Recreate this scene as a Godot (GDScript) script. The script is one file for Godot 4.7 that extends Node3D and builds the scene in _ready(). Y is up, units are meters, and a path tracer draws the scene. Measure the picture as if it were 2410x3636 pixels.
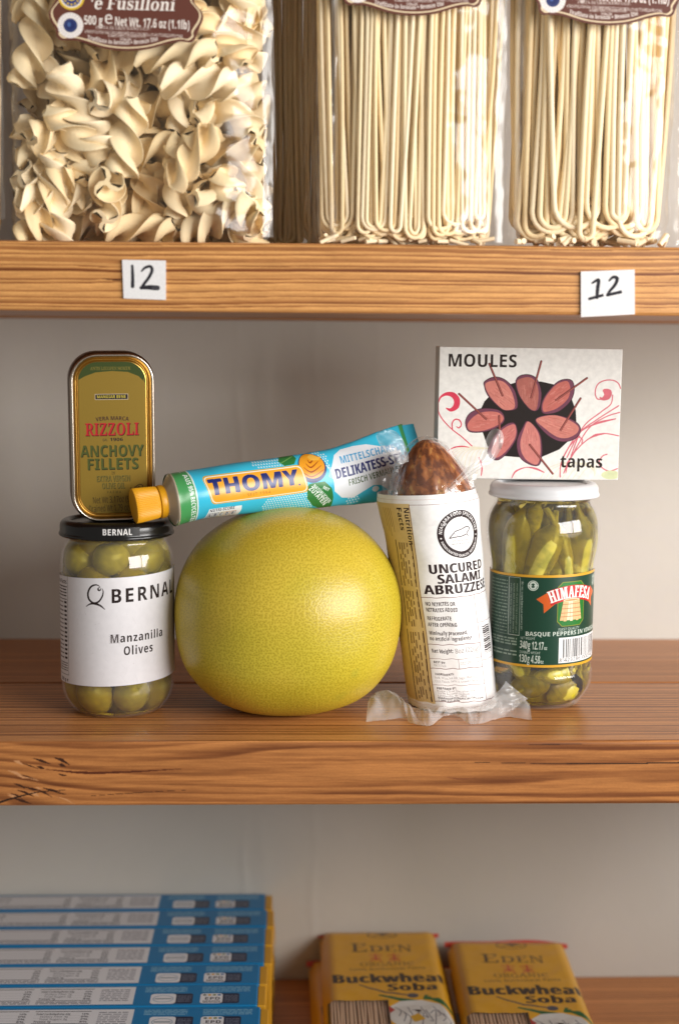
extends Node3D

# ---------------------------------------------------------------- the scene
func _ready() -> void:
	# camera: a 50 mm lens on an upright 24 x 36 mm frame, a little above the shelf and looking down
	var cam := Camera3D.new()
	cam.name = "camera"
	cam.position = Vector3(0.0, 0.2278, 0.7937)
	cam.basis = Basis(Vector3.UP, -0.03616) * Basis(Vector3.RIGHT, -0.11947) * Basis(Vector3.BACK, 0.0081)
	cam.near = 0.02
	cam.far = 30.0
	var att := CameraAttributesPhysical.new()
	att.frustum_focal_length = 33.333
	att.frustum_focus_distance = 0.87
	att.exposure_aperture = 2.9
	att.frustum_near = 0.02
	att.frustum_far = 30.0
	cam.attributes = att
	cam.fov = 39.6
	add_child(cam)
	var env := Environment.new()
	env.background_mode = Environment.BG_COLOR
	env.background_color = Color(0.50, 0.485, 0.465)
	env.background_energy_multiplier = 1.15
	env.tonemap_mode = Environment.TONE_MAPPER_LINEAR
	env.tonemap_exposure = 1.06
	env.sdfgi_enabled = true
	env.ssao_enabled = true
	env.ssil_enabled = true
	var we := WorldEnvironment.new()
	we.name = "world_environment"
	we.environment = env
	add_child(we)
	# the shop window, to the right of and in front of the shelves
	# two panes with a post between them
	var facing := Transform3D(Basis(), Vector3(1.30, 0.42, 0.98)).looking_at(Vector3(0.03, 0.12, -0.08), Vector3.UP)
	for pn in [[-0.29, 0.80], [0.45, 0.56]]:
		var win := AreaLight3D.new()
		win.name = "shop_window_light" if pn[0] < 0 else "shop_window_light_001"
		win.area_size = Vector2(pn[1], 0.76)
		win.light_color = Color(1.0, 0.992, 0.98)
		win.light_energy = 4.6 * pn[1] / 1.36
		win.shadow_enabled = true
		win.area_range = 8.0
		win.transform = facing.translated_local(Vector3(pn[0], 0, 0))
		add_child(win)

	make_materials()
	build_setting()
	build_counter()
	build_pasta_row()
	build_olive_jar()
	build_pepper_jar()
	build_pomelo()
	build_tin()
	build_tube()
	build_salami()
	build_mussel_box()
	build_cards()
	build_blue_boxes()
	build_soba()

# ---------------------------------------------------------------- helpers: things, parts
var rng := RandomNumberGenerator.new()
var taken := {}
var M := {}

func numbered(called: String) -> String:
	var k: int = taken.get(called, -1) + 1
	taken[called] = k
	return called if k == 0 else "%s_%03d" % [called, k]

func thing(called: String, label: String, category: String, at := Vector3.ZERO, group := "") -> Node3D:
	var o := Node3D.new()
	o.name = numbered(called)
	add_child(o)
	o.position = at
	tag(o, label, category, group)
	return o

func tag(o: Node3D, label: String, category: String, group := "") -> void:
	o.set_meta("label", label)
	o.set_meta("category", category)
	if group != "":
		o.set_meta("group", group)

# commits pairs [builder, material] as one mesh under a parent
func part(called: String, pairs: Array, parent: Node = self, label := "") -> MeshInstance3D:
	var am := ArrayMesh.new()
	for p in pairs:
		var b: MB = p[0]
		b.commit(am)
		am.surface_set_material(am.get_surface_count() - 1, p[1])
	return shared(called, am, parent, label)

func shared(called: String, am: Mesh, parent: Node = self, label := "") -> MeshInstance3D:
	var o := MeshInstance3D.new()
	o.mesh = am
	o.name = numbered(called) if parent == self else called
	parent.add_child(o, true)
	if label != "":
		o.set_meta("label", label)
	return o

func structure(o: Node3D) -> Node3D:
	o.set_meta("kind", "structure")
	return o

func stuff(o: Node3D) -> Node3D:
	o.set_meta("kind", "stuff")
	return o

# ---------------------------------------------------------------- helpers: meshes
class MB:
	var v := PackedVector3Array()
	var n := PackedVector3Array()
	var t := PackedVector2Array()
	var i := PackedInt32Array()
	var c := PackedColorArray()

	func commit(am: ArrayMesh) -> void:
		var a := []
		a.resize(Mesh.ARRAY_MAX)
		a[Mesh.ARRAY_VERTEX] = v
		a[Mesh.ARRAY_NORMAL] = n
		a[Mesh.ARRAY_TEX_UV] = t
		a[Mesh.ARRAY_INDEX] = i
		if c.size():
			a[Mesh.ARRAY_COLOR] = c
		am.add_surface_from_arrays(Mesh.PRIMITIVE_TRIANGLES, a)

	func mesh(m: Material) -> ArrayMesh:
		var am := ArrayMesh.new()
		commit(am)
		am.surface_set_material(0, m)
		return am

	# a sheet p(u, v); seen from outside u runs to the right and v upwards
	func grid(nu: int, nv: int, p: Callable, wrap := false, flip := false) -> void:
		var first := v.size()
		var w := nu + 1
		var pts := PackedVector3Array()
		pts.resize(w * (nv + 1))
		for b in nv + 1:
			for a in w:
				pts[b * w + a] = p.call(float(a) / nu, float(b) / nv)
		for b in nv + 1:
			for a in w:
				var a0 := a - 1
				var a1 := a + 1
				if wrap:
					a0 = nu - 1 if a == 0 else a - 1
					a1 = 1 if a == nu else a + 1
				else:
					a0 = maxi(a0, 0)
					a1 = mini(a1, nu)
				var du := pts[b * w + a1] - pts[b * w + a0]
				var dv := pts[mini(b + 1, nv) * w + a] - pts[maxi(b - 1, 0) * w + a]
				var no := du.cross(dv)
				if no.length_squared() < 1e-26:
					# a pole: take the direction across the row next to it
					var bb := 1 if b == 0 else nv - 1
					du = pts[bb * w + a1] - pts[bb * w + a0]
					no = du.cross(dv)
				no = no.normalized()
				v.append(pts[b * w + a])
				n.append(-no if flip else no)
				t.append(Vector2(float(a) / nu, 1.0 - float(b) / nv))
		for b in nv:
			for a in nu:
				var q := first + b * w + a
				if flip:
					i.append_array(PackedInt32Array([q, q + 1, q + w + 1, q, q + w + 1, q + w]))
				else:
					i.append_array(PackedInt32Array([q, q + w + 1, q + 1, q, q + w, q + w + 1]))

	# profile of Vector2(radius, height) from the bottom up, turned round y
	func lathe(prof: Array, seg := 64, smooth_steps := 1) -> void:
		var pr := prof
		grid(seg, pr.size() - 1, func(u: float, w: float) -> Vector3:
			var q: Vector2 = pr[roundi(w * (pr.size() - 1))]
			var th := u * TAU + PI
			return Vector3(q.x * sin(th), q.y, q.x * cos(th)), true)

	# box with rounded edges; faces: bits +x -x +y -y +z -z
	func rbox(c: Vector3, size: Vector3, r: float, faces := 63) -> void:
		var h := size * 0.5
		var ax := [[Vector3.FORWARD, Vector3.UP, Vector3.RIGHT], [Vector3.BACK, Vector3.UP, Vector3.LEFT], [Vector3.RIGHT, Vector3.FORWARD, Vector3.UP], [Vector3.RIGHT, Vector3.BACK, Vector3.DOWN], [Vector3.RIGHT, Vector3.UP, Vector3.BACK], [Vector3.LEFT, Vector3.UP, Vector3.FORWARD]]
		for f in 6:
			if not (faces >> f) & 1:
				continue
			var eu: Vector3 = ax[f][0]
			var ev: Vector3 = ax[f][1]
			var en: Vector3 = ax[f][2]
			var hu := absf(eu.dot(h))
			var hv := absf(ev.dot(h))
			var hn := absf(en.dot(h))
			var su := [-hu, -hu + r * 0.4, -hu + r, hu - r, hu - r * 0.4, hu]
			var sv := [-hv, -hv + r * 0.4, -hv + r, hv - r, hv - r * 0.4, hv]
			var first := v.size()
			for b in 6:
				for a in 6:
					var q: Vector3 = eu * su[a] + ev * sv[b] + en * hn
					var inner := q.clamp(-h + Vector3.ONE * r, h - Vector3.ONE * r)
					var d := (q - inner).normalized()
					v.append(c + inner + d * r)
					n.append(d)
					t.append(Vector2(su[a] / hu * 0.5 + 0.5, 0.5 - sv[b] / hv * 0.5))
			for b in 5:
				for a in 5:
					var k := first + b * 6 + a
					i.append_array(PackedInt32Array([k, k + 7, k + 1, k, k + 6, k + 7]))

	# a round bar along a path, with a radius per point
	func tube(path: PackedVector3Array, radii: PackedFloat32Array, sides := 8, caps := true) -> void:
		var m := path.size()
		var first := v.size()
		var ref := Vector3(0.13, 0.21, 0.97)
		var prev := Vector3.ZERO
		for k in m:
			var tan := (path[mini(k + 1, m - 1)] - path[maxi(k - 1, 0)]).normalized()
			var side := (prev - tan * prev.dot(tan)) if k else ref.cross(tan)
			if side.length_squared() < 1e-8:
				side = Vector3.UP.cross(tan)
			side = side.normalized()
			prev = side
			var up := tan.cross(side)
			for s in sides + 1:
				var an := TAU * s / sides
				var d := side * cos(an) + up * sin(an)
				v.append(path[k] + d * radii[k])
				n.append(d)
				t.append(Vector2(float(s) / sides, float(k) / (m - 1)))
		var w := sides + 1
		for k in m - 1:
			for s in sides:
				var q := first + k * w + s
				i.append_array(PackedInt32Array([q, q + w + 1, q + 1, q, q + w, q + w + 1]))
		if caps:
			for e in 2:
				var k := 0 if e == 0 else m - 1
				var tan := (path[1] - path[0]).normalized() * -1.0 if e == 0 else (path[m - 1] - path[m - 2]).normalized()
				var c := v.size()
				v.append(path[k])
				n.append(tan)
				t.append(Vector2(0.5, 0.5))
				for s in w:
					v.append(v[first + k * w + s])
					n.append(tan)
					t.append(Vector2(0.5, 0.5))
				for s in sides:
					if e == 0:
						i.append_array(PackedInt32Array([c, c + 1 + s, c + 2 + s]))
					else:
						i.append_array(PackedInt32Array([c, c + 2 + s, c + 1 + s]))

	# a flat outline in the xy plane with thickness along z and print coordinates over its box
	func prism(outline: PackedVector2Array, z0: float, z1: float, box: Rect2) -> void:
		var tri := Geometry2D.triangulate_polygon(outline)
		for e in 2:
			var first := v.size()
			for q in outline:
				v.append(Vector3(q.x, q.y, z1 if e == 0 else z0))
				n.append(Vector3.BACK if e == 0 else Vector3.FORWARD)
				t.append(Vector2((q.x - box.position.x) / box.size.x, 1.0 - (q.y - box.position.y) / box.size.y))
			for k in range(0, tri.size(), 3):
				var a := outline[tri[k]]
				var ccw := (outline[tri[k + 1]] - a).cross(outline[tri[k + 2]] - a) > 0.0
				if ccw == (e == 0):
					i.append_array(PackedInt32Array([first + tri[k], first + tri[k + 2], first + tri[k + 1]]))
				else:
					i.append_array(PackedInt32Array([first + tri[k], first + tri[k + 1], first + tri[k + 2]]))
		var m := outline.size()
		var area := 0.0
		for k in m:
			area += outline[k].cross(outline[(k + 1) % m])
		for k in m:
			var a := outline[k]
			var b := outline[(k + 1) % m]
			var d := (b - a).normalized() * signf(area)
			var no := Vector3(d.y, -d.x, 0)
			var first := v.size()
			for q in [Vector3(a.x, a.y, z0), Vector3(b.x, b.y, z0), Vector3(b.x, b.y, z1), Vector3(a.x, a.y, z1)]:
				v.append(q)
				n.append(no)
				t.append(Vector2((q.x - box.position.x) / box.size.x, 1.0 - (q.y - box.position.y) / box.size.y))
			if area > 0:
				i.append_array(PackedInt32Array([first, first + 2, first + 1, first, first + 3, first + 2]))
			else:
				i.append_array(PackedInt32Array([first, first + 1, first + 2, first, first + 2, first + 3]))

# ---------------------------------------------------------------- helpers: print (flat lettering and drawing on paper)
class Pic:
	static var fonts := {}
	static var glyphs := {}
	var im: Image
	var xf := Transform2D()     # from the units that the drawing is written in to pixels

	func _init(w: int, h: int, col: Color, to_pixels := Transform2D()) -> void:
		im = Image.create(w, h, false, Image.FORMAT_RGB8)
		im.fill(col)
		xf = to_pixels

	# a drawing written in the units of the box, laid over the whole picture
	static func over(box: Rect2, w: int, col: Color) -> Pic:
		var k := w / box.size.x
		return Pic.new(w, roundi(box.size.y * k), col, Transform2D(Vector2(k, 0), Vector2(0, k), -box.position * k))

	func raw(loops: Array, col: Color) -> void:
		var rows := {}
		var hgt := im.get_height()
		for lp: PackedVector2Array in loops:
			var m := lp.size()
			for k in m:
				var a := lp[k]
				var b := lp[(k + 1) % m]
				if a.y > b.y:
					var c := a
					a = b
					b = c
				var y0 := maxi(ceili(a.y - 0.5), 0)
				var y1 := mini(ceili(b.y - 0.5), hgt)
				if y1 <= y0:
					continue
				var sl := (b.x - a.x) / (b.y - a.y)
				for y in range(y0, y1):
					var x := a.x + (y + 0.5 - a.y) * sl
					if rows.has(y):
						rows[y].append(x)
					else:
						rows[y] = [x]
		for y: int in rows:
			var xs: Array = rows[y]
			xs.sort()
			for k in range(0, xs.size() - 1, 2):
				var x0 := roundi(xs[k])
				var x1 := roundi(xs[k + 1])
				if x1 > x0:
					im.fill_rect(Rect2i(x0, y, x1 - x0, 1), col)

	func poly(pts: Array, col: Color) -> void:
		raw([xf * PackedVector2Array(pts)], col)

	func rect(x0: float, y0: float, x1: float, y1: float, col: Color) -> void:
		poly([Vector2(x0, y0), Vector2(x1, y0), Vector2(x1, y1), Vector2(x0, y1)], col)

	func rrect(x0: float, y0: float, x1: float, y1: float, r: float, col: Color) -> void:
		var p := PackedVector2Array()
		for c in 4:
			var ctr := Vector2(x1 - r if c == 0 or c == 3 else x0 + r, y1 - r if c < 2 else y0 + r)
			for k in 7:
				p.append(ctr + Vector2.from_angle(PI * 0.5 * c + PI / 12.0 * k) * r)
		raw([xf * p], col)

	func frame(x0: float, y0: float, x1: float, y1: float, w: float, col: Color) -> void:
		rect(x0, y0, x1, y0 + w, col)
		rect(x0, y1 - w, x1, y1, col)
		rect(x0, y0, x0 + w, y1, col)
		rect(x1 - w, y0, x1, y1, col)

	func ellipse(c: Vector2, rx: float, ry: float, col: Color, rot := 0.0) -> void:
		var p := PackedVector2Array()
		for k in 48:
			p.append(c + (Vector2(cos(TAU * k / 48), sin(TAU * k / 48)) * Vector2(rx, ry)).rotated(rot))
		raw([xf * p], col)

	func line(pts: Array, w, col: Color) -> void:
		var m := pts.size()
		for k in m:
			var wk: float = (w if not w is Array else w[k]) * 0.5
			if m > 2 or k == 0:
				ellipse(pts[k], wk, wk, col)
			if k + 1 < m:
				var wn: float = (w if not w is Array else w[k + 1]) * 0.5
				var d: Vector2 = (pts[k + 1] - pts[k]).normalized().orthogonal()
				poly([pts[k] + d * wk, pts[k + 1] + d * wn, pts[k + 1] - d * wn, pts[k] - d * wk], col)

	# a smooth line through the points
	func curve(pts: Array, w, col: Color) -> void:
		var out := []
		var ws := []
		var m := pts.size()
		for k in m - 1:
			for s in 8:
				var f := s / 8.0
				out.append(pts[k].cubic_interpolate(pts[k + 1], pts[maxi(k - 1, 0)], pts[mini(k + 2, m - 1)], f))
				ws.append(w if not w is Array else lerpf(w[k], w[k + 1], f))
		out.append(pts[m - 1])
		ws.append(w if not w is Array else w[m - 1])
		line(out, ws, col)

	static func face(kind: String) -> RID:
		if not fonts.has(kind):
			var f := SystemFont.new()
			f.font_names = PackedStringArray(["Droid Serif" if kind.begins_with("serif") else "Droid Sans"])
			f.font_weight = 700 if kind.ends_with("bold") else 400
			fonts[kind] = [f, f.get_rids()[0]]
		return fonts[kind][1]

	static func glyph(kind: String, ch: String) -> Array:
		var key := kind + ch
		if not glyphs.has(key):
			var ts := TextServerManager.get_primary_interface()
			var rid := face(kind)
			var gi := ts.font_get_glyph_index(rid, 100, ch.unicode_at(0), 0)
			var c := ts.font_get_glyph_contours(rid, 100, gi)
			var loops := []
			var from := 0
			for e: int in c.contours:
				var lp := PackedVector2Array()
				for k in range(from, e + 1):
					lp.append(Vector2(c.points[k].x, c.points[k].y))
				loops.append(lp)
				from = e + 1
			glyphs[key] = [loops, ts.font_get_glyph_advance(rid, 100, gi).x]
		return glyphs[key]

	static func width(s: String, kind: String, gap := 0.0) -> float:
		var w := 0.0
		for ch in s:
			w += glyph(kind, ch)[1] + gap
		return w

	# capital letters of height cap, squeezed or stretched to run from a to b (the ends of the base line)
	func fit(s: String, a: Vector2, b: Vector2, cap: float, col: Color, kind := "sans", gap := 0.0, slant := 0.0) -> void:
		var k := cap / 71.4
		var sx := a.distance_to(b) / width(s, kind, gap)
		var base := Transform2D((b - a).angle(), a)
		var x := 0.0
		for ch in s:
			var g := glyph(kind, ch)
			var tr := xf * base * Transform2D(Vector2(sx, 0), Vector2(-slant * k, k), Vector2(x * sx, 0))
			var loops := []
			for lp: PackedVector2Array in g[0]:
				loops.append(tr * lp)
			raw(loops, col)
			x += g[1] + gap

	# letters round a circle; from and to are angles of the first and the last edge, clockwise from the right as y runs down
	func arc(s: String, c: Vector2, r: float, from: float, to: float, cap: float, col: Color, kind := "bold", inward := false) -> void:
		var k := cap / 71.4
		var whole := width(s, kind)
		var sx := absf(to - from) * r / whole
		var x := 0.0
		for ch in s:
			var g := glyph(kind, ch)
			var an := lerpf(from, to, (x + g[1] * 0.5) / whole)
			var base := Transform2D(an + (-PI * 0.5 if inward else PI * 0.5), c + Vector2.from_angle(an) * r)
			var tr := xf * base * Transform2D(Vector2(sx, 0), Vector2(0, k), Vector2(-g[1] * 0.5 * sx, 0))
			var loops := []
			for lp: PackedVector2Array in g[0]:
				loops.append(tr * lp)
			raw(loops, col)
			x += g[1]

	# rows of print too small to read
	func rows(x0: float, y0: float, x1: float, y1: float, n: int, cap: float, col: Color, r: RandomNumberGenerator) -> void:
		for k in n:
			var y := lerpf(y0, y1, (k + 0.5) / n)
			var x := x0
			while x < x1:
				var w := r.randf_range(1.2, 6.0) * cap
				rect(x, y - cap * 0.5, minf(x + w, x1), y + cap * 0.35, col)
				x += w + cap * 0.7

	func grain(n: FastNoiseLite, amount: float) -> void:
		for y in im.get_height():
			for x in im.get_width():
				var c := im.get_pixel(x, y)
				var g := 1.0 + amount * n.get_noise_2d(x, y)
				im.set_pixel(x, y, Color(c.r * g, c.g * g, c.b * g))

	func tex() -> ImageTexture:
		return ImageTexture.create_from_image(im)

func noise(sd: int, freq: float, oct := 1, kind := FastNoiseLite.TYPE_SIMPLEX_SMOOTH) -> FastNoiseLite:
	var n := FastNoiseLite.new()
	n.seed = sd
	n.noise_type = kind
	n.frequency = freq
	n.fractal_type = FastNoiseLite.FRACTAL_FBM if oct > 1 else FastNoiseLite.FRACTAL_NONE
	n.fractal_octaves = oct
	return n

func rgb(r: float, g: float, b: float) -> Color:
	return Color(r / 255.0, g / 255.0, b / 255.0)

func mat(called: String, col: Color, rough := 0.6, spec := 0.5, tex: Texture2D = null) -> StandardMaterial3D:
	var m := StandardMaterial3D.new()
	m.resource_name = called
	m.albedo_color = col
	m.roughness = rough
	m.metallic_specular = spec
	m.albedo_texture = tex
	return m

func pane(called: String, alpha: float, rough: float, col := Color.WHITE, spec := 0.5) -> StandardMaterial3D:
	var m := mat(called, Color(col, alpha), rough, spec)
	m.transparency = BaseMaterial3D.TRANSPARENCY_ALPHA
	m.cull_mode = BaseMaterial3D.CULL_DISABLED
	return m

func noise_tex(n: FastNoiseLite, w: int, seamless := true, ramp: Gradient = null) -> NoiseTexture2D:
	var t := NoiseTexture2D.new()
	t.noise = n
	t.width = w
	t.height = w
	t.seamless = seamless
	t.normalize = true
	t.color_ramp = ramp
	return t

func ramp(stops: Array) -> Gradient:
	var g := Gradient.new()
	var o := PackedFloat32Array()
	var c := PackedColorArray()
	for s in stops:
		o.append(s[0])
		c.append(s[1])
	g.offsets = o
	g.colors = c
	return g

func bumps(m: StandardMaterial3D, t: Texture2D, cm: float) -> void:
	m.heightmap_enabled = true
	m.heightmap_texture = t
	m.heightmap_scale = cm

# ---------------------------------------------------------------- materials that several things share
func make_materials() -> void:
	rng.seed = 7
	M.glass = pane("clear_glass", 0.04, 0.015)
	M.paper_back = mat("paper_back", rgb(222, 220, 214), 0.6, 0.3)
	M.film = pane("cellophane", 0.004, 0.13, Color.WHITE, 0.42)
	M.black = mat("black_enamel", rgb(16, 15, 15), 0.22)
	M.white_enamel = mat("white_enamel", rgb(214, 214, 216), 0.3)
	M.tin = mat("bare_tin", rgb(196, 184, 170), 0.24)
	M.tin.metallic = 1.0
	M.tin_gold = mat("gold_lacquered_tin", rgb(188, 148, 74), 0.28)
	M.tin_gold.metallic = 1.0
	M.pasta = mat("dry_pasta", rgb(247, 226, 185), 0.62, 0.35)
	M.pasta_b = mat("dry_pasta_pale", rgb(250, 231, 195), 0.62, 0.35)
	M.pasta_c = mat("dry_pasta_deep", rgb(243, 218, 172), 0.62, 0.35)
	for k in ["pasta", "pasta_b", "pasta_c"]:
		var g := noise_tex(noise(31, 0.06, 3), 128)
		M[k].uv1_triplanar = true
		M[k].uv1_scale = Vector3.ONE * 60.0
		bumps(M[k], g, 0.012)

func smooth(a: float, b: float, x: float) -> float:
	return smoothstep(a, b, x)

# end grain and side grain as one picture: mm(x, y) -> colour, over w_mm by h_mm
func wood_image(w: int, h: int, w_mm: float, h_mm: float, sd: int, style: String, early: Color, late: Color) -> Pic:
	var p := Pic.new(w, h, early, Transform2D(Vector2(w / w_mm, 0), Vector2(0, h / h_mm), Vector2.ZERO))
	var n1 := noise(sd, 1.0, 2)
	var n2 := noise(sd + 1, 1.0, 2)
	var n3 := noise(sd + 2, 1.0, 1)
	var dat := PackedByteArray()
	dat.resize(w * h * 3)
	var at := 0
	for py in h:
		var y := (py + 0.5) * h_mm / h
		for px in w:
			var x := (px + 0.5) * w_mm / w
			var t := 0.0
			var s := 0.0
			var dark := 0.0
			match style:
				"rift":      # long lines, even spacing, a small pin knot
					var kx := (x - 368.0) / 16.0
					var ky := (y - 18.0) / 7.0
					var push := exp(-kx * kx) * ky * exp(-ky * ky) * 2.2
					t = y + 1.9 * n1.get_noise_2d(x * 0.0032, y * 0.012) + 0.16 * n2.get_noise_2d(x * 0.02, y * 0.05) + push + x * 0.0035
					t = t / 3.1 + 0.6 * n3.get_noise_2d(t * 0.21, 3.0)
					s = t - floorf(t)
					dark = (0.22 * smooth(0.1, 0.6, s) + 0.78 * smooth(0.55, 0.88, s)) * (1.0 - smooth(0.93, 1.0, s)) * (0.82 + 0.6 * n3.get_noise_2d(floorf(t) * 7.3, 9.0))
				"flat":      # broad flames of a flat-sawn face
					t = y * 0.125 + 1.15 * n1.get_noise_2d(x * 0.0026, y * 0.024) + 0.10 * n2.get_noise_2d(x * 0.012, y * 0.09)
					var kx := (x - 285.0) / 42.0
					var ky := (y - 26.0) / 17.0
					t += 1.9 * exp(-kx * kx - ky * ky)
					t *= 1.05
					s = t - floorf(t)
					dark = smooth(0.15, 0.8, s) * (1.0 - smooth(0.86, 1.0, s)) * (0.62 + 0.5 * n3.get_noise_2d(floorf(t) * 6.1, x * 0.006)) + 0.34 * n2.get_noise_2d(x * 0.009, y * 0.33) + 0.12 * n1.get_noise_2d(x * 0.03, y * 0.9)
				_:           # quarter-sawn: fine straight lines
					t = y + 3.5 * n1.get_noise_2d(x * 0.0022, y * 0.01) + 0.3 * n2.get_noise_2d(x * 0.02, y * 0.05)
					t = t / 5.6 + 0.9 * n3.get_noise_2d(t * 0.05, 3.0)
					s = t - floorf(t)
					dark = smooth(0.3, 0.85, s) * (1.0 - smooth(0.9, 1.0, s)) * (0.85 + 0.7 * n3.get_noise_2d(floorf(t) * 5.1, 2.0))
			var fibre := 0.09 * n2.get_noise_2d(x * 0.05, y * 4.0) + 0.07 * n1.get_noise_2d(x * 0.01, y * 0.25) + 0.05 * n1.get_noise_2d(x * 0.5, y * 2.6)
			var c := early.lerp(late, clampf(dark, 0.0, 1.0))
			dat[at] = clampi(int(255.0 * c.r * (1.0 + fibre)), 0, 255)
			dat[at + 1] = clampi(int(255.0 * c.g * (1.0 + fibre * 1.15)), 0, 255)
			dat[at + 2] = clampi(int(255.0 * c.b * (1.0 + fibre * 1.3)), 0, 255)
			at += 3
	p.im = Image.create_from_data(w, h, false, Image.FORMAT_RGB8, dat)
	return p

const SX0 := -0.46      # the shelves run from here
const SX1 := 0.50       # to here
const WALL := -0.286

func wood(called: String, t: Texture2D, rough: float) -> StandardMaterial3D:
	var m := mat(called, Color.WHITE, rough, 0.45, t)
	return m

func board(st_front: Material, st_top: Material, z0: float, z1: float, y1: float, r: float, parent: Node3D, thick := 0.038) -> void:
	var c := Vector3((SX0 + SX1) * 0.5, y1 - thick * 0.5, (z0 + z1) * 0.5)
	var s := Vector3(SX1 - SX0, thick, z1 - z0)
	var a := MB.new()
	a.rbox(c, s, r, 16 + 32)
	var b := MB.new()
	b.rbox(c, s, r, 15)
	part("board", [[a, st_front], [b, st_top]], parent)

func build_setting() -> void:
	var plaster := mat("wall_paint", Color.WHITE, 0.55, 0.3)
	plaster.albedo_texture = noise_tex(noise(3, 0.006, 4), 512, true, ramp([[0.0, rgb(190, 185, 175)], [0.5, rgb(198, 193, 184)], [1.0, rgb(205, 200, 192)]]))
	plaster.uv1_triplanar = true
	plaster.uv1_world_triplanar = true
	plaster.uv1_scale = Vector3(2.2, 2.2, 2.2)
	# the roller's stipple and the runs of paint that dried on the wall
	var wn := noise(12, 0.09, 3)
	var run := noise(18, 0.012, 2)
	var wide := noise(19, 0.006, 2)
	var hi := Image.create(1024, 1024, false, Image.FORMAT_RGB8)
	for y in 1024:
		for x in 1024:
			var h := 0.4 + 0.12 * wn.get_noise_2d(x, y) + 0.14 * wide.get_noise_2d(x, y)
			for d in [[498.0, 5.0, 0.85], [531.0, 3.0, 0.6], [481.0, 2.5, 0.5], [566.0, 3.0, 0.35], [300.0, 4.0, 0.08], [740.0, 5.0, 0.1]]:
				var q: float = (x - d[0] - 7.0 * run.get_noise_2d(d[0] * 9.0, y * 0.6)) / d[1]
				if absf(q) < 3.0:
					h += d[2] * exp(-q * q) * clampf(0.55 + 0.9 * run.get_noise_2d(d[0] * 3.0, y), 0.0, 1.0)
			hi.set_pixel(x, y, Color(h, h, h))
	var wall := MB.new()
	wall.rbox(Vector3(0.02, 0.05, WALL - 0.02), Vector3(1.2, 1.2, 0.04), 0.002)
	var wm := plaster
	wm.uv1_scale = Vector3(1.0 / 1.2, 1.0 / 1.2, 1.0 / 1.2)
	wm.uv1_offset = Vector3(0.5, 0.5, 0.5)
	bumps(wm, ImageTexture.create_from_image(hi), 0.06)
	structure(part("wall", [[wall, wm]]))

	var honey := rgb(209, 152, 90)
	var honey_late := rgb(106, 54, 20)
	var face_top := wood_image(2048, 96, 960, 38, 41, "rift", honey, honey_late)
	var seam := rgb(70, 34, 14)
	face_top.curve([Vector2(357, 20.2), Vector2(365, 20.9), Vector2(374, 20.4)], [0.2, 0.8, 0.2], seam)
	var face_mid := wood_image(2048, 112, 960, 38, 53, "flat", rgb(174, 113, 61), rgb(104, 56, 25))
	# splits and torn grain that the photograph shows on the front edge
	var q := RandomNumberGenerator.new()
	q.seed = 5
	for k in 26:
		var x := q.randf_range(292, 330)
		var y := q.randf_range(8, 34)
		var l := q.randf_range(3, 11)
		face_mid.curve([Vector2(x, y), Vector2(x + l * 0.5, y + l * 0.16), Vector2(x + l, y + l * q.randf_range(0.2, 0.5))], [0.1, q.randf_range(0.6, 2.0), 0.1], rgb(58, 28, 12) if k % 3 else rgb(190, 136, 92))
	face_mid.curve([Vector2(292, 37), Vector2(302, 33.5), Vector2(318, 29.5), Vector2(334, 28.2)], [1.3, 0.9, 0.5, 0.1], rgb(34, 17, 8))
	face_mid.curve([Vector2(322, 16), Vector2(345, 18.2), Vector2(372, 17.6), Vector2(400, 16)], [0.1, 1.5, 1.0, 0.1], rgb(82, 36, 15))
	face_mid.curve([Vector2(345, 32), Vector2(375, 30), Vector2(402, 28.6)], [0.15, 0.35, 0.1], rgb(58, 28, 12))
	face_mid.curve([Vector2(560, 12.5), Vector2(610, 13.4), Vector2(650, 13.6), Vector2(690, 13), Vector2(735, 12), Vector2(820, 11.5)], [0.1, 0.35, 0.7, 0.7, 0.5, 0.1], rgb(40, 19, 9))
	face_mid.curve([Vector2(596, 2.4), Vector2(612, 2.0), Vector2(630, 1.8)], [0.1, 0.7, 0.1], rgb(66, 33, 15))
	face_mid.curve([Vector2(552, 21.5), Vector2(560, 22.4), Vector2(569, 21.9)], [0.1, 0.9, 0.1], rgb(120, 66, 36))
	var flat := wood_image(2048, 300, 960, 143, 67, "quarter", rgb(198, 134, 80), rgb(126, 74, 38))
	var w_top := wood("honey_wood_edge", face_top.tex(), 0.42)
	var w_mid := wood("brown_wood_edge", face_mid.tex(), 0.4)
	var w_flat := wood("fine_grained_wood", flat.tex(), 0.36)
	var w_back := wood("fine_grained_wood_rear", flat.tex(), 0.4)
	w_back.uv1_offset = Vector3(0.31, 0.2, 0)
	var w_low := wood("fine_grained_wood_low", flat.tex(), 0.4)
	w_low.uv1_offset = Vector3(0.57, 0.4, 0)
	for a in [[0.0, "long brown wooden shelf carrying the yellow fruit, jars and salami", w_mid, w_flat], [0.2812, "long honey coloured wooden shelf carrying the pasta bags, with two price cards on its edge", w_top, w_flat], [-0.2755, "dark wooden shelf at the bottom carrying blue boxes and noodle packs", w_top, w_low], [0.55, "honey wooden shelf above the pasta bags, out of sight", w_top, w_flat]]:
		var sh := thing("wooden_shelf", a[1], "shelf", Vector3.ZERO, "shelves on the wall")
		board(a[2], a[3], -0.1405, 0.0, a[0], 0.0022, sh)
		board(a[2], w_back, -0.2065, -0.1425, a[0], 0.0016, sh)
		board(a[2], a[3], WALL, -0.2075, a[0] - 0.0006, 0.0012, sh)

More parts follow.
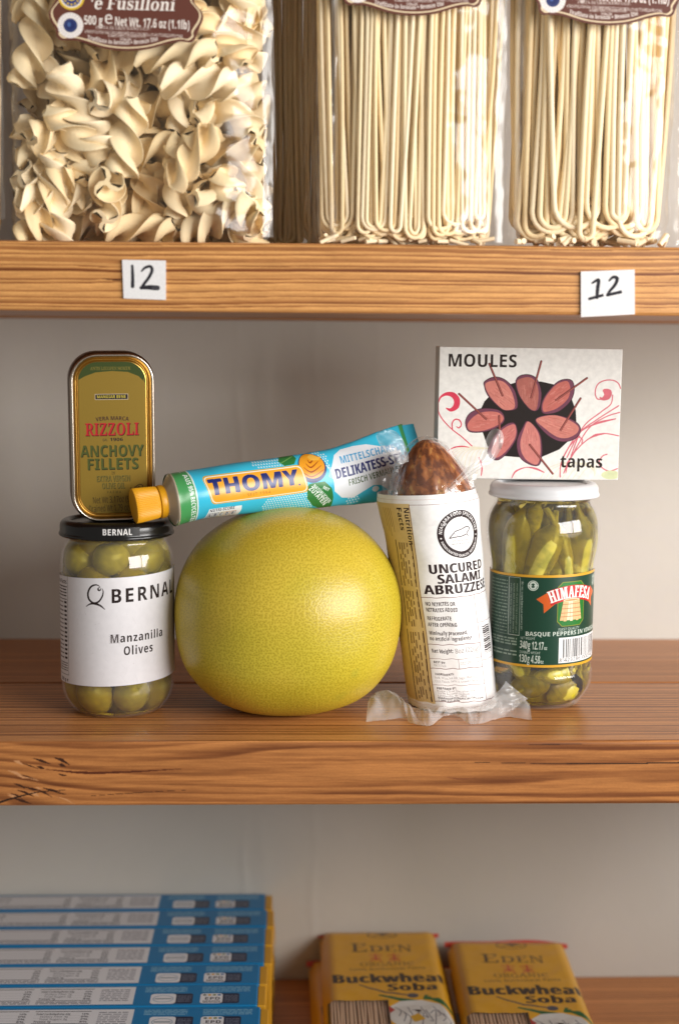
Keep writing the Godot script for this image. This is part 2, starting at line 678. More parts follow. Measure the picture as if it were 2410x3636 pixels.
# the counter by the window, outside the frame: it keeps the low light off the bottom shelf
func build_counter() -> void:
	var c := thing("shop_counter", "waist high wooden counter by the window, outside the photograph", "counter", Vector3(1.15, -0.9, 0.62))
	var top := MB.new()
	top.rbox(Vector3(0, 0.895, 0), Vector3(1.30, 0.03, 0.78), 0.003)
	var body := MB.new()
	body.rbox(Vector3(0, 0.44, 0), Vector3(1.24, 0.876, 0.72), 0.003)
	part("top", [[top, mat("counter_wood", rgb(120, 84, 52), 0.45)]], c)
	part("cabinet", [[body, mat("counter_paint", rgb(92, 84, 76), 0.6)]], c)

# ---------------------------------------------------------------- the olive jar
func smooth_profile(pts: Array, steps := 5) -> Array:
	var out := []
	var m := pts.size()
	for k in m - 1:
		for s in steps:
			out.append((pts[k] as Vector2).cubic_interpolate(pts[k + 1], pts[maxi(k - 1, 0)], pts[mini(k + 2, m - 1)], float(s) / steps))
	out.append(pts[m - 1])
	return out

# a sheet wrapped round a jar: radius r(y), from angle a0 to a1, between y0 and y1
func wrap_label(r: Callable, a0: float, a1: float, y0: float, y1: float, lift: float, tilt := 0.0) -> MB:
	var b := MB.new()
	b.grid(48, 10, func(u: float, w: float) -> Vector3:
		var an := lerpf(a0, a1, u)
		var y := lerpf(y0, y1, w) + tilt * an
		var rr: float = r.call(y) + lift
		return Vector3(rr * sin(an), y, rr * cos(an)))
	return b

func screw_lid(called: String, r: float, y0: float, y1: float, m: Material, parent: Node3D) -> void:
	var b := MB.new()
	var h := y1 - y0
	var pr := smooth_profile([Vector2(r - 0.0022, y0 + 0.0012), Vector2(r - 0.0014, y0), Vector2(r - 0.0002, y0 + 0.0005), Vector2(r, y0 + 0.0016), Vector2(r - 0.0006, y0 + 0.003), Vector2(r - 0.0007, y0 + h * 0.6), Vector2(r - 0.0012, y1 - 0.0022), Vector2(r - 0.0028, y1 - 0.0006), Vector2(r - 0.005, y1), Vector2(r - 0.0066, y1 - 0.0003), Vector2(r - 0.0078, y1 - 0.0014), Vector2(r - 0.0095, y1 - 0.0016), Vector2(0.0001, y1 - 0.0012)], 4)
	b.lathe(pr, 72)
	part(called, [[b, m]], parent)

func build_olive_jar() -> void:
	var jar := thing("olive_jar", "squat glass jar of whole green olives with black lid and white label", "jar", Vector3(-0.1049, 0.0, -0.0748))
	var R := 0.0345
	var outer := smooth_profile([Vector2(0.0001, 0.0022), Vector2(0.018, 0.0018), Vector2(0.0225, 0.0004), Vector2(0.0252, 0.0006), Vector2(0.0283, 0.0032), Vector2(0.0322, 0.0085), Vector2(0.0341, 0.0145), Vector2(R, 0.021), Vector2(R, 0.05), Vector2(R, 0.086), Vector2(0.0343, 0.0945), Vector2(0.0333, 0.1005), Vector2(0.0312, 0.1046), Vector2(0.0302, 0.1066), Vector2(0.0304, 0.1080), Vector2(0.0311, 0.1090), Vector2(0.0311, 0.1100), Vector2(0.0300, 0.1112), Vector2(0.0296, 0.117)], 4)
	var g := MB.new()
	g.lathe(outer, 80)
	part("glass", [[g, M.glass]], jar)
	# the brine fills the glass: a body of its own, just inside
	var inner := []
	for q: Vector2 in outer:
		inner.append(Vector2(maxf(q.x - 0.0016, 0.0001), minf(q.y + (0.0024 if q.x < 0.027 and q.y < 0.02 else 0.0), 0.1125)))
	inner.append(Vector2(0.0001, 0.1125))
	var brine := mat("olive_brine", Color(rgb(222, 212, 124), 0.0), 0.0)
	brine.refraction_enabled = true
	brine.transparency = BaseMaterial3D.TRANSPARENCY_ALPHA
	brine.refraction_scale = 0.034
	var bb := MB.new()
	bb.lathe(inner, 80)
	part("brine", [[bb, brine]], jar)
	screw_lid("lid", 0.0350, 0.1094, 0.1196, M.black, jar)
	var lp := Pic.over(Rect2(-8, 0, 26, 5.2), 520, rgb(16, 15, 15))
	lp.fit("BERNAL", Vector2(-4.6, 4.4), Vector2(13.4, 4.4), 3.6, rgb(225, 222, 220), "bold", 3.0)
	var lm := mat("lid_print", Color.WHITE, 0.22, 0.5, lp.tex())
	part("lid_lettering", [[wrap_label(func(_y): return 0.0343, -0.23, 0.522, 0.1124, 0.1176, 0.00012), lm]], jar)
	# label, in millimetres round the glass
	var ink := rgb(38, 27, 26)
	var p := Pic.over(Rect2(-62, 0, 124, 66), 1116, rgb(222, 219, 222))
	var r2 := RandomNumberGenerator.new()
	r2.seed = 3
	p.curve([Vector2(-6.1, 5.2), Vector2(-7.4, 4.2), Vector2(-9.4, 4.0), Vector2(-12.0, 5.4), Vector2(-13.8, 9.0), Vector2(-13.2, 12.6), Vector2(-10.4, 14.9), Vector2(-7.2, 14.2), Vector2(-4.9, 11.2), Vector2(-4.2, 8.0), Vector2(-4.9, 6.2)], [0.3, 0.6, 0.9, 1.1, 1.2, 1.2, 1.1, 1.0, 0.9, 0.6, 0.2], ink)
	p.curve([Vector2(-15.2, 17.2), Vector2(-12.4, 15.6), Vector2(-9.2, 15.4), Vector2(-6.0, 16.6), Vector2(-3.4, 18.8)], [0.3, 0.9, 1.4, 1.1, 0.3], ink)
	p.ellipse(Vector2(-6.6, 6.6), 1.15, 1.15, ink)
	p.ellipse(Vector2(-6.3, 6.3), 0.55, 0.55, rgb(222, 219, 222))
	p.fit("BERNAL", Vector2(-0.3, 15.2), Vector2(49.0, 15.2), 8.3, ink, "bold", 9.0)
	p.fit("Manzanilla", Vector2(-0.7, 39.4), Vector2(34.8, 39.6), 5.0, ink, "bold", 5.0)
	p.fit("Olives", Vector2(7.2, 47.4), Vector2(26.6, 47.5), 5.2, ink, "bold", 6.0)
	for k in 40:    # the M is printed thin
		p.rect(-1.0, 34.2 + k * 0.16, 5.2, 34.24 + k * 0.16, rgb(170, 165, 168))
	p.rect(-31.0, 0, -30.75, 61, ink)
	p.rect(-62, 60.8, -30.75, 61.05, ink)
	p.fit("Nutrition Facts", Vector2(-57, 4.6), Vector2(-32, 4.6), 2.5, ink, "bold")
	p.rows(-57, 5.6, -32, 13, 4, 0.9, ink, r2)
	p.rows(-57, 15, -37, 52, 14, 0.9, rgb(90, 80, 80), r2)
	for k in 14:
		p.rect(-35.5, 15.5 + k * 2.64, -32.2, 16.8 + k * 2.64, ink)
	p.rect(-57, 14, -32, 14.4, ink)
	p.rows(-57, 53, -32, 59, 4, 0.7, ink, r2)
	p.fit("350 g e", Vector2(-43, 65.0), Vector2(-31.5, 65.0), 2.0, ink, "bold")
	var scuff := noise(77, 0.02, 4)
	p.grain(scuff, 0.018)
	for k in 60:
		var a := Vector2(r2.randf_range(-34, 40), r2.randf_range(2, 64))
		p.line([a, a + Vector2(r2.randf_range(-3, 3), r2.randf_range(1, 6))], 0.1, rgb(206, 203, 206))
	for k in 26:
		p.ellipse(Vector2(r2.randf_range(-34, 45), r2.randf_range(2, 64)), r2.randf_range(0.08, 0.2), 0.12, rgb(150, 140, 135))
	var paper := mat("label_paper", Color.WHITE, 0.55, 0.3, p.tex())
	part("label", [[wrap_label(func(_y): return R, -62.0 / 34.6, 62.0 / 34.6, 0.0224, 0.0878, 0.0003, 0.0014), paper], [wrap_label(func(_y): return R, -62.0 / 34.6, 62.0 / 34.6, 0.0225, 0.0877, 0.00012, 0.0014), M.paper_back]], jar)
	# olives, packed in rings, each a little out of line
	var skin := []
	for k in 3:
		var om := mat("olive_skin", [rgb(206, 190, 72), rgb(200, 178, 60), rgb(212, 196, 88)][k], 0.3, 0.5)
		var on := noise(90 + k, 0.02, 3)
		om.albedo_texture = noise_tex(on, 128, true, ramp([[0.0, Color(0.86, 0.86, 0.8)], [0.6, Color(1, 1, 1)], [1.0, Color(1, 1, 0.95)]]))
		skin.append(om)
	var om1 := MB.new()
	om1.grid(28, 18, func(u: float, w: float) -> Vector3:
		var th := u * TAU
		var ph := (w - 0.5) * PI
		var e := cos(ph)
		var y := sin(ph) * 0.0118
		if w > 0.93:
			y -= (w - 0.93) * 0.009     # the dimple of the stem
		return Vector3(0.0104 * e * sin(th), y, 0.0104 * e * cos(th)), true)
	var om2 := om1.mesh(skin[0])
	var spots := []
	for k in 7:    # the row on the floor of the jar
		spots.append(Vector3(0.0205 * sin(k * TAU / 6.0 + 0.48), 0.0150, 0.0205 * cos(k * TAU / 6.0 + 0.48)) if k < 6 else Vector3(0, 0.0155, 0))
	for lay in [[0.0325, 0.0], [0.0495, 0.5], [0.0665, 0.05]]:
		for k in 7:
			var an: float = k * TAU / 6.0 + lay[1]
			spots.append(Vector3(0.0206 * sin(an), lay[0] + rng.randf_range(-0.002, 0.002), 0.0206 * cos(an)) if k < 6 else Vector3(0, lay[0] + 0.004, 0))
	for k in 6:
		var an := k * TAU / 6.0 + 0.5
		spots.append(Vector3(0.0206 * sin(an), 0.0818 + rng.randf_range(-0.0015, 0.0015), 0.0206 * cos(an)))
	spots.append(Vector3(0, 0.086, 0))
	for k in 6:
		var an := k * TAU / 6.0 - 0.03
		spots.append(Vector3(0.0204 * sin(an), 0.0962 + rng.randf_range(-0.0015, 0.0015), 0.0206 * cos(an)))
	for k in 5:
		var an := k * TAU / 5.0 + 0.55
		spots.append(Vector3(0.0155 * sin(an), 0.1060 + rng.randf_range(-0.001, 0.001), 0.0155 * cos(an)))
	for s: Vector3 in spots:
		var o := shared("olive", om2, jar)
		o.position = s
		o.rotation = Vector3(rng.randf_range(-0.7, 0.7), rng.randf() * TAU, rng.randf_range(-1.2, 1.2))
		o.scale = Vector3.ONE * rng.randf_range(0.94, 1.03)
		o.material_override = skin[rng.randi() % 3]

# ---------------------------------------------------------------- the pomelo
func build_pomelo() -> void:
	var pores := noise(21, 0.075, 1, FastNoiseLite.TYPE_CELLULAR)
	pores.cellular_return_type = FastNoiseLite.RETURN_DISTANCE
	pores.cellular_jitter = 1.0
	var m := mat("pomelo_rind", Color.WHITE, 0.36, 0.5)
	m.albedo_texture = noise_tex(pores, 512, true, ramp([[0.0, rgb(156, 136, 30)], [0.16, rgb(176, 152, 40)], [0.36, rgb(203, 180, 60)], [1.0, rgb(208, 184, 67)]]))
	m.uv1_triplanar = true
	m.uv1_scale = Vector3.ONE * 20.0
	m.uv1_triplanar_sharpness = 3.0
	var pit := noise(21, 0.075, 1, FastNoiseLite.TYPE_CELLULAR)
	pit.cellular_return_type = FastNoiseLite.RETURN_DISTANCE
	pit.cellular_jitter = 1.0
	bumps(m, noise_tex(pit, 512), 0.010)
	var lump := noise(8, 9.0, 2)
	var b := MB.new()
	b.grid(180, 120, func(u: float, w: float) -> Vector3:
		var th := u * TAU + PI
		var ph := (w - 0.5) * PI
		var d := Vector3(cos(ph) * sin(th), sin(ph), cos(ph) * cos(th))
		var q := d * Vector3(0.0702, 0.0640, 0.068)
		# shoulders a little fuller than an egg's, a flattened stem end at the lower right, a flat seat
		var pw := 2.1 if d.y > 0.0 else lerpf(2.1, 2.40, smoothstep(0.0, 0.5, -d.y))
		var k := pow(pow(absf(d.x), pw) + pow(absf(d.y), pw) + pow(absf(d.z), pw), -1.0 / pw)
		q *= k + 0.008 * lump.get_noise_3dv(d * 0.12)
		var stem := Vector3(0.34, -0.86, 0.2).normalized()
		var along := d.dot(stem)
		if along > 0.965:
			q -= stem * (along - 0.965) * 0.05
		var flat := -0.0622
		if q.y < flat:
			q.y = flat + (q.y - flat) * 0.15
		return q, true)
	m.vertex_color_use_as_albedo = true
	var patch := noise(14, 1.0, 2)
	for q in b.v:      # greener and riper patches of the rind
		var g := smoothstep(-0.35, 0.45, patch.get_noise_3dv(q * 16.0) + (q.x * 3.0 - q.y * 5.0))
		b.c.append(Color(1.0, 0.97, 0.9).lerp(Color(0.86, 0.92, 0.6), g * 0.7))
		var d := q.normalized()
		for s in [[Vector3(0.54, -0.38, 0.75), 0.052, Color(0.74, 0.86, 1.1), 0.55], [Vector3(0.43, -0.60, 0.67), 0.062, Color(0.8, 0.9, 1.05), 0.5], [Vector3(0.50, -0.68, 0.53), 0.035, Color(0.8, 0.9, 1.1), 0.4], [Vector3(-0.23, -0.58, 0.78), 0.022, Color(1.1, 1.05, 1.4), 0.6], [Vector3(0.10, -0.90, 0.42), 0.05, Color(0.8, 0.72, 0.5), 0.4], [Vector3(-0.75, 0.30, 0.58), 0.028, Color(0.7, 0.62, 0.5), 0.5]]:
			var off: float = (d - (s[0] as Vector3).normalized()).length() * (1.0 + 0.6 * patch.get_noise_3dv(q * 120.0))
			if off < s[1]:
				b.c[-1] = b.c[-1] * Color.WHITE.lerp(s[2], s[3] * smoothstep(s[1], s[1] * 0.5, off))
	var o := part("pomelo", [[b, m]])
	o.position = Vector3(-0.0002, 0.0622, -0.0785)
	tag(o, "large yellow pomelo with finely pitted rind under the mustard tube", "fruit")

# ---------------------------------------------------------------- the pasta bags
func fusillo_mesh(sd: int) -> ArrayMesh:
	var q := RandomNumberGenerator.new()
	q.seed = sd
	var len := q.randf_range(0.042, 0.052)
	var turn := TAU * len / q.randf_range(0.038, 0.046)
	var bend := q.randf_range(-0.0035, 0.0035)
	var big := q.randf_range(0.0092, 0.0106)
	var prof := []      # (radius, angle) round the three curled fins
	for f in 3:
		var a0 := TAU / 3.0 * f
		for e in [[0.0018, -0.62], [0.45, -0.24], [0.75, -0.15], [0.95, -0.11], [1.0, 0.0], [0.95, 0.11], [0.75, 0.15], [0.45, 0.24]]:
			var rr: float = e[0] if e[0] < 0.01 else e[0] * big
			var tt: float = rr / big
			prof.append(Vector2(rr, a0 + e[1] + 0.9 * tt * tt))
	var n := prof.size()
	var b := MB.new()
	b.grid(n, 26, func(u: float, w: float) -> Vector3:
		var p: Vector2 = prof[roundi(u * n) % n]
		var an := p.y + turn * w
		var y := (w - 0.5) * len
		var shrink := 1.0 - 0.10 * pow(absf(w * 2.0 - 1.0), 4.0)
		var curl := 0.0022 * sin(p.y * 3.0 + w * 9.0) * p.x / big
		return Vector3(p.x * shrink * cos(an) + bend * (1.0 - pow(w * 2.0 - 1.0, 2.0)), y + curl, p.x * shrink * sin(an)), true, true)
	for e in 2:         # the cut ends
		var y := -0.5 * len if e == 0 else 0.5 * len
		var c := b.v.size()
		b.v.append(Vector3(0, y, 0))
		b.n.append(Vector3(0, signf(y), 0))
		b.t.append(Vector2.ZERO)
		for k in n + 1:
			b.v.append(b.v[k + (0 if e == 0 else 26 * (n + 1))])
			b.n.append(Vector3(0, signf(y), 0))
			b.t.append(Vector2.ZERO)
		for k in n:
			b.i.append_array(PackedInt32Array([c, c + 1 + k, c + 2 + k] if e == 1 else [c, c + 2 + k, c + 1 + k]))
	return b.mesh(M.pasta)

# pieces (short rods) pushed apart inside a box until they only just touch
func settle(n: int, lo: Vector3, hi: Vector3, half: float, r: float, rounds: int, sd: int) -> Array:
	var q := RandomNumberGenerator.new()
	q.seed = sd
	var pos := PackedVector3Array()
	var dir := PackedVector3Array()
	for k in n:
		pos.append(Vector3(q.randf_range(lo.x, hi.x), q.randf_range(lo.y, hi.y), q.randf_range(lo.z, hi.z)))
		dir.append(Vector3(q.randfn(), q.randfn(), q.randfn() * 0.45).normalized())
	var lim := (half + r) * 2.0
	for it in rounds:
		for a in n:
			for b in range(a + 1, n):
				if pos[a].distance_squared_to(pos[b]) > lim * lim:
					continue
				var c := Geometry3D.get_closest_points_between_segments(pos[a] - dir[a] * half, pos[a] + dir[a] * half, pos[b] - dir[b] * half, pos[b] + dir[b] * half)
				var d := c[1] - c[0]
				var l := d.length()
				if l < 2.0 * r:
					var push := d / maxf(l, 1e-5) * (2.0 * r - l) * 0.25
					pos[a] -= push
					pos[b] += push
					var ta := (c[0] - pos[a]).dot(dir[a]) / half
					var tb := (c[1] - pos[b]).dot(dir[b]) / half
					dir[a] = (dir[a] - push * ta * 22.0).normalized()
					dir[b] = (dir[b] + push * tb * 22.0).normalized()
		for a in n:
			var ext := dir[a].abs() * half + Vector3.ONE * r
			var side := pow(absf(pos[a].x) / hi.x, 3.0)
			pos[a] = pos[a].clamp(lo + ext, hi - ext - Vector3(0, 0, 0.016 * side))
	return [pos, dir]

# the clear bag: a soft box of film, creased, open to view on all sides
func bag_film(w: float, h: float, d: float, sd: int, crease: float) -> MB:
	var n := noise(sd, 1.0, 3)
	var rid := noise(sd + 5, 1.0, 2)
	var b := MB.new()
	b.grid(120, 90, func(u: float, v: float) -> Vector3:
		var an := u * TAU + PI
		var e := 0.62
		var sx := signf(sin(an)) * pow(absf(sin(an)), e)
		var sz := signf(cos(an)) * pow(absf(cos(an)), e)
		var y := v * h
		var belly := 1.0 + 0.05 * sin(clampf(v * 1.6, 0.0, 1.0) * PI)
		var foot := 1.0 if v > 0.03 else 0.86 + 0.14 * sqrt(v / 0.03)
		var p := Vector3(sx * w * 0.5 * (0.985 + 0.015 * belly), y, sz * d * 0.5 * belly * foot)
		var g := absf(rid.get_noise_3d(p.x * 30.0, y * 55.0, p.z * 30.0))
		var cr := crease * (0.9 * n.get_noise_3d(p.x * 22.0, y * 16.0, p.z * 22.0) + 0.8 * (0.35 - g))
		return p + Vector3(sx, 0, sz).normalized() * cr, true)
	# the folded floor of the bag
	b.grid(12, 6, func(u: float, v: float) -> Vector3:
		return Vector3((u - 0.5) * w * 0.94, 0.0004, (0.5 - v) * d * 0.84))
	return b

func film_strip(called: String, x: float, y0: float, y1: float, z: float, w: float, turn: float, sd: int, m: Material, parent: Node3D) -> void:
	var n := noise(sd, 1.0, 2)
	var b := MB.new()
	b.grid(4, 50, func(u: float, v: float) -> Vector3:
		var y := lerpf(y0, y1, v)
		var wig := 0.0012 * n.get_noise_2d(y * 30.0, u * 1.5)
		return Vector3(x + (u - 0.5) * w * cos(turn) + wig, y, z + (u - 0.5) * w * sin(turn) + 0.001 * n.get_noise_2d(y * 50.0, 7.0 + u)))
	part(called, [[b, m]], parent)

# the brown plaque, in the pixels of an enlarged view, so that one drawing serves three bags
func plaque(with_name: bool) -> Array:
	var half := [Vector2(586, 236), Vector2(690, 226), Vector2(790, 196), Vector2(850, 186), Vector2(886, 190), Vector2(908, 172), Vector2(908, 148), Vector2(938, 100), Vector2(944, 62), Vector2(920, 28), Vector2(902, 4), Vector2(906, -40), Vector2(930, -80), Vector2(944, -140), Vector2(930, -200), Vector2(880, -250), Vector2(800, -285), Vector2(690, -312), Vector2(586, -320)]
	var out := PackedVector2Array()
	var m := half.size()
	var loop := half.duplicate()
	for k in range(m - 2, 0, -1):
		loop.append(Vector2(1172 - half[k].x, half[k].y))
	for k in loop.size():
		var l := loop.size()
		for s in 4:
			out.append((loop[k] as Vector2).cubic_interpolate(loop[(k + 1) % l], loop[(k + l - 1) % l], loop[(k + 2) % l], s / 4.0))
	var brown := rgb(98, 56, 46)
	var cream := rgb(226, 206, 170)
	var p := Pic.over(Rect2(220, -330, 732, 576), 732, brown)
	var ctr := Vector2(586, -42)
	for ring in [[0.972, cream], [0.948, brown]]:
		var pts := []
		for q in out:
			pts.append(ctr + (q - ctr) * Vector2(ring[0], ring[0] - 0.012))
		p.poly(pts, ring[1])
	var white := rgb(236, 228, 220)
	if with_name:
		p.fit("'e Fusilloni", Vector2(414, 46), Vector2(812, 48), 54, white, "serifbold", 0.0, 0.16)
		p.ellipse(Vector2(334, -6), 60, 58, rgb(222, 186, 60))
		p.ellipse(Vector2(334, -6), 50, 48, white)
		p.ellipse(Vector2(334, -6), 44, 42, rgb(48, 62, 122))
		for k in 12:
			p.ellipse(Vector2(334, -6) + Vector2.from_angle(k * TAU / 12) * 33, 5, 5, rgb(222, 186, 60))
		p.ellipse(Vector2(334, -6), 18, 17, rgb(222, 186, 60))
	p.fit("500 g", Vector2(390, 116), Vector2(478, 118), 40, white, "bold")
	p.fit("e", Vector2(484, 112), Vector2(526, 112), 56, white)
	p.fit("Net Wt. 17.6 oz (1.1lb)", Vector2(532, 120), Vector2(882, 132), 40, white, "bold")
	p.fit("PASTA DI GRAGNANO I.G.P.", Vector2(444, 137), Vector2(700, 139), 14, white, "serif")
	p.fit("CERTIFICATA DA ORGANISMO DI CONTROLLO AUTORIZZATO DAL", Vector2(394, 155), Vector2(850, 170), 13, white)
	p.fit("MINISTERO COMPETENTE", Vector2(500, 172), Vector2(680, 173), 11, white)
	p.fit("ITALIA", Vector2(558, 188), Vector2(610, 188), 11, white, "bold")
	p.fit("Trafilata in bronzo • Bronze Die", Vector2(404, 184), Vector2(600, 208), 18, white, "serifbold", 0.0, 0.25) if false else null
	p.arc("Trafilata in bronzo • Bronze Die", Vector2(572, -420), 626, deg_to_rad(105.6), deg_to_rad(74.8), 19, white, "serifbold", true)
	p.ellipse(Vector2(328, 122), 60, 58, white)
	for k in 24:
		p.line([Vector2(328, 122) + Vector2.from_angle(k * TAU / 24) * 38, Vector2(328, 122) + Vector2.from_angle(k * TAU / 24) * 56], 2, rgb(160, 160, 190))
	p.ellipse(Vector2(328, 122), 33, 32, rgb(52, 62, 108))
	p.ellipse(Vector2(328, 122), 22, 21, rgb(36, 46, 96))
	p.ellipse(Vector2(322, 118), 8, 11, rgb(70, 96, 150))
	var mm := PackedVector2Array()
	for q in out:      # 7.36 px of that view to a millimetre; the origin at the middle of the lower edge
		mm.append(Vector2((q.x - 586) / 8620.0, (236 - q.y) / 8620.0))
	return [mm, Rect2((220 - 586) / 8620.0, (236 - 246) / 8620.0, 732 / 8620.0, 576 / 8620.0), p.tex()]

# one pasta strand: down, round a bend, and up again
func hook(x0: float, x1: float, z0: float, z1: float, foot: float, top: float, r: float, lean: float, sd: int) -> MB:
	var q := RandomNumberGenerator.new()
	q.seed = sd
	var path := PackedVector3Array()
	var rad := (x1 - x0) * 0.5
	var deep := maxf(absf(rad), 0.004) * q.randf_range(0.9, 1.25)
	var bow0 := q.randf_range(-0.003, 0.003)
	var bow1 := q.randf_range(-0.003, 0.003)
	for k in 9:
		var f := k / 8.0
		path.append(Vector3(x0 + lean * (1.0 - f) + bow0 * sin(f * PI), lerpf(top, foot + deep, f), z0))
	for k in range(1, 10):
		var an := PI * k / 10.0
		path.append(Vector3((x0 + x1) * 0.5 - rad * cos(an), foot + deep * (1.0 - sin(an)), lerpf(z0, z1, k / 10.0)))
	for k in 9:
		var f := k / 8.0
		path.append(Vector3(x1 + lean * f + bow1 * sin(f * PI), lerpf(foot + deep, top, f), z1))
	var rr := PackedFloat32Array()
	rr.resize(path.size())
	rr.fill(r)
	var b := MB.new()
	b.tube(path, rr, 8, false)
	return b

func long_pasta_bag(label: String, at: Vector3, w: float, d: float, r: float, loops: int, sd: int, crease: float, broad: float) -> Node3D:
	var bag := thing("pasta_bag", label, "pasta bag", at, "pasta bags on the honey shelf")
	var q := RandomNumberGenerator.new()
	q.seed = sd
	var ms := [M.pasta, M.pasta_b, M.pasta_c]
	var iw := w * 0.5 - 0.005
	var n := 0
	var layer := 0
	var z := d * 0.5 - 0.0055
	while n < loops:
		var x := -iw + q.randf_range(0, 0.002)
		var slots := []
		while x < iw:
			slots.append(x)
			x += r * 2.0 + q.randf_range(0.0, r * (0.4 if layer else 0.5))
		var used := {}
		for a in slots.size():
			if used.has(a):
				continue
			var reach := q.randi_range(2, 3 + roundi(broad * 5.0))
			var e := a + reach
			while e > a and (e >= slots.size() or used.has(e)):
				e -= 1
			if e == a:
				continue
			used[a] = true
			used[e] = true
			var dz := q.randf_range(-0.0006, 0.0006)
			var st := hook(slots[a], slots[e], z + dz - 0.013 * pow(absf(slots[a]) / iw, 3.0), z - dz - r * 1.6 * float(reach > 2) - 0.013 * pow(absf(slots[e]) / iw, 3.0), 0.0022 + r + q.randf_range(0.0, 0.003 + broad * 0.006) * (1.0 if q.randf() < 0.7 else 2.2), 0.226, r * q.randf_range(0.94, 1.05), q.randf_range(-0.007, 0.007) * (0.6 + broad), q.randi())
			part("strand", [[st, ms[q.randi() % 3]]], bag)
			n += 1
			if n >= loops:
				break
		z -= r * 2.0 + 0.0004
		layer += 1
	# bits of broken pasta on the floor of the bag
	var bits := MB.new()
	for k in 46:
		var c := Vector3(q.randf_range(-iw, iw), 0.0016 + r * 0.6 + q.randf_range(0, 0.003), q.randf_range(d * 0.12, d * 0.5 - 0.006))
		var dir := Vector3(q.randfn(), q.randfn() * 0.35, q.randfn()).normalized() * q.randf_range(0.002, 0.006)
		bits.tube(PackedVector3Array([c - dir, c, c + dir]), PackedFloat32Array([r, r, r]), 7)
	stuff(part("broken_pasta", [[bits, M.pasta_b]], bag))
	part("film", [[bag_film(w, 0.234, d, sd, crease), M.film]], bag)
	return bag

func put_plaque(pl: Array, m: Material, bag: Node3D, x: float, y: float, z: float, bulge: float) -> void:
	var b := MB.new()
	b.prism(pl[0], 0.0, 0.0003, pl[1])
	for k in b.v.size():      # the sticker follows the bulge of the bag
		var q := b.v[k]
		b.v[k] = Vector3(q.x + x, q.y + y, q.z + z - bulge * q.x * q.x)
	part("sticker", [[b, m]], bag)

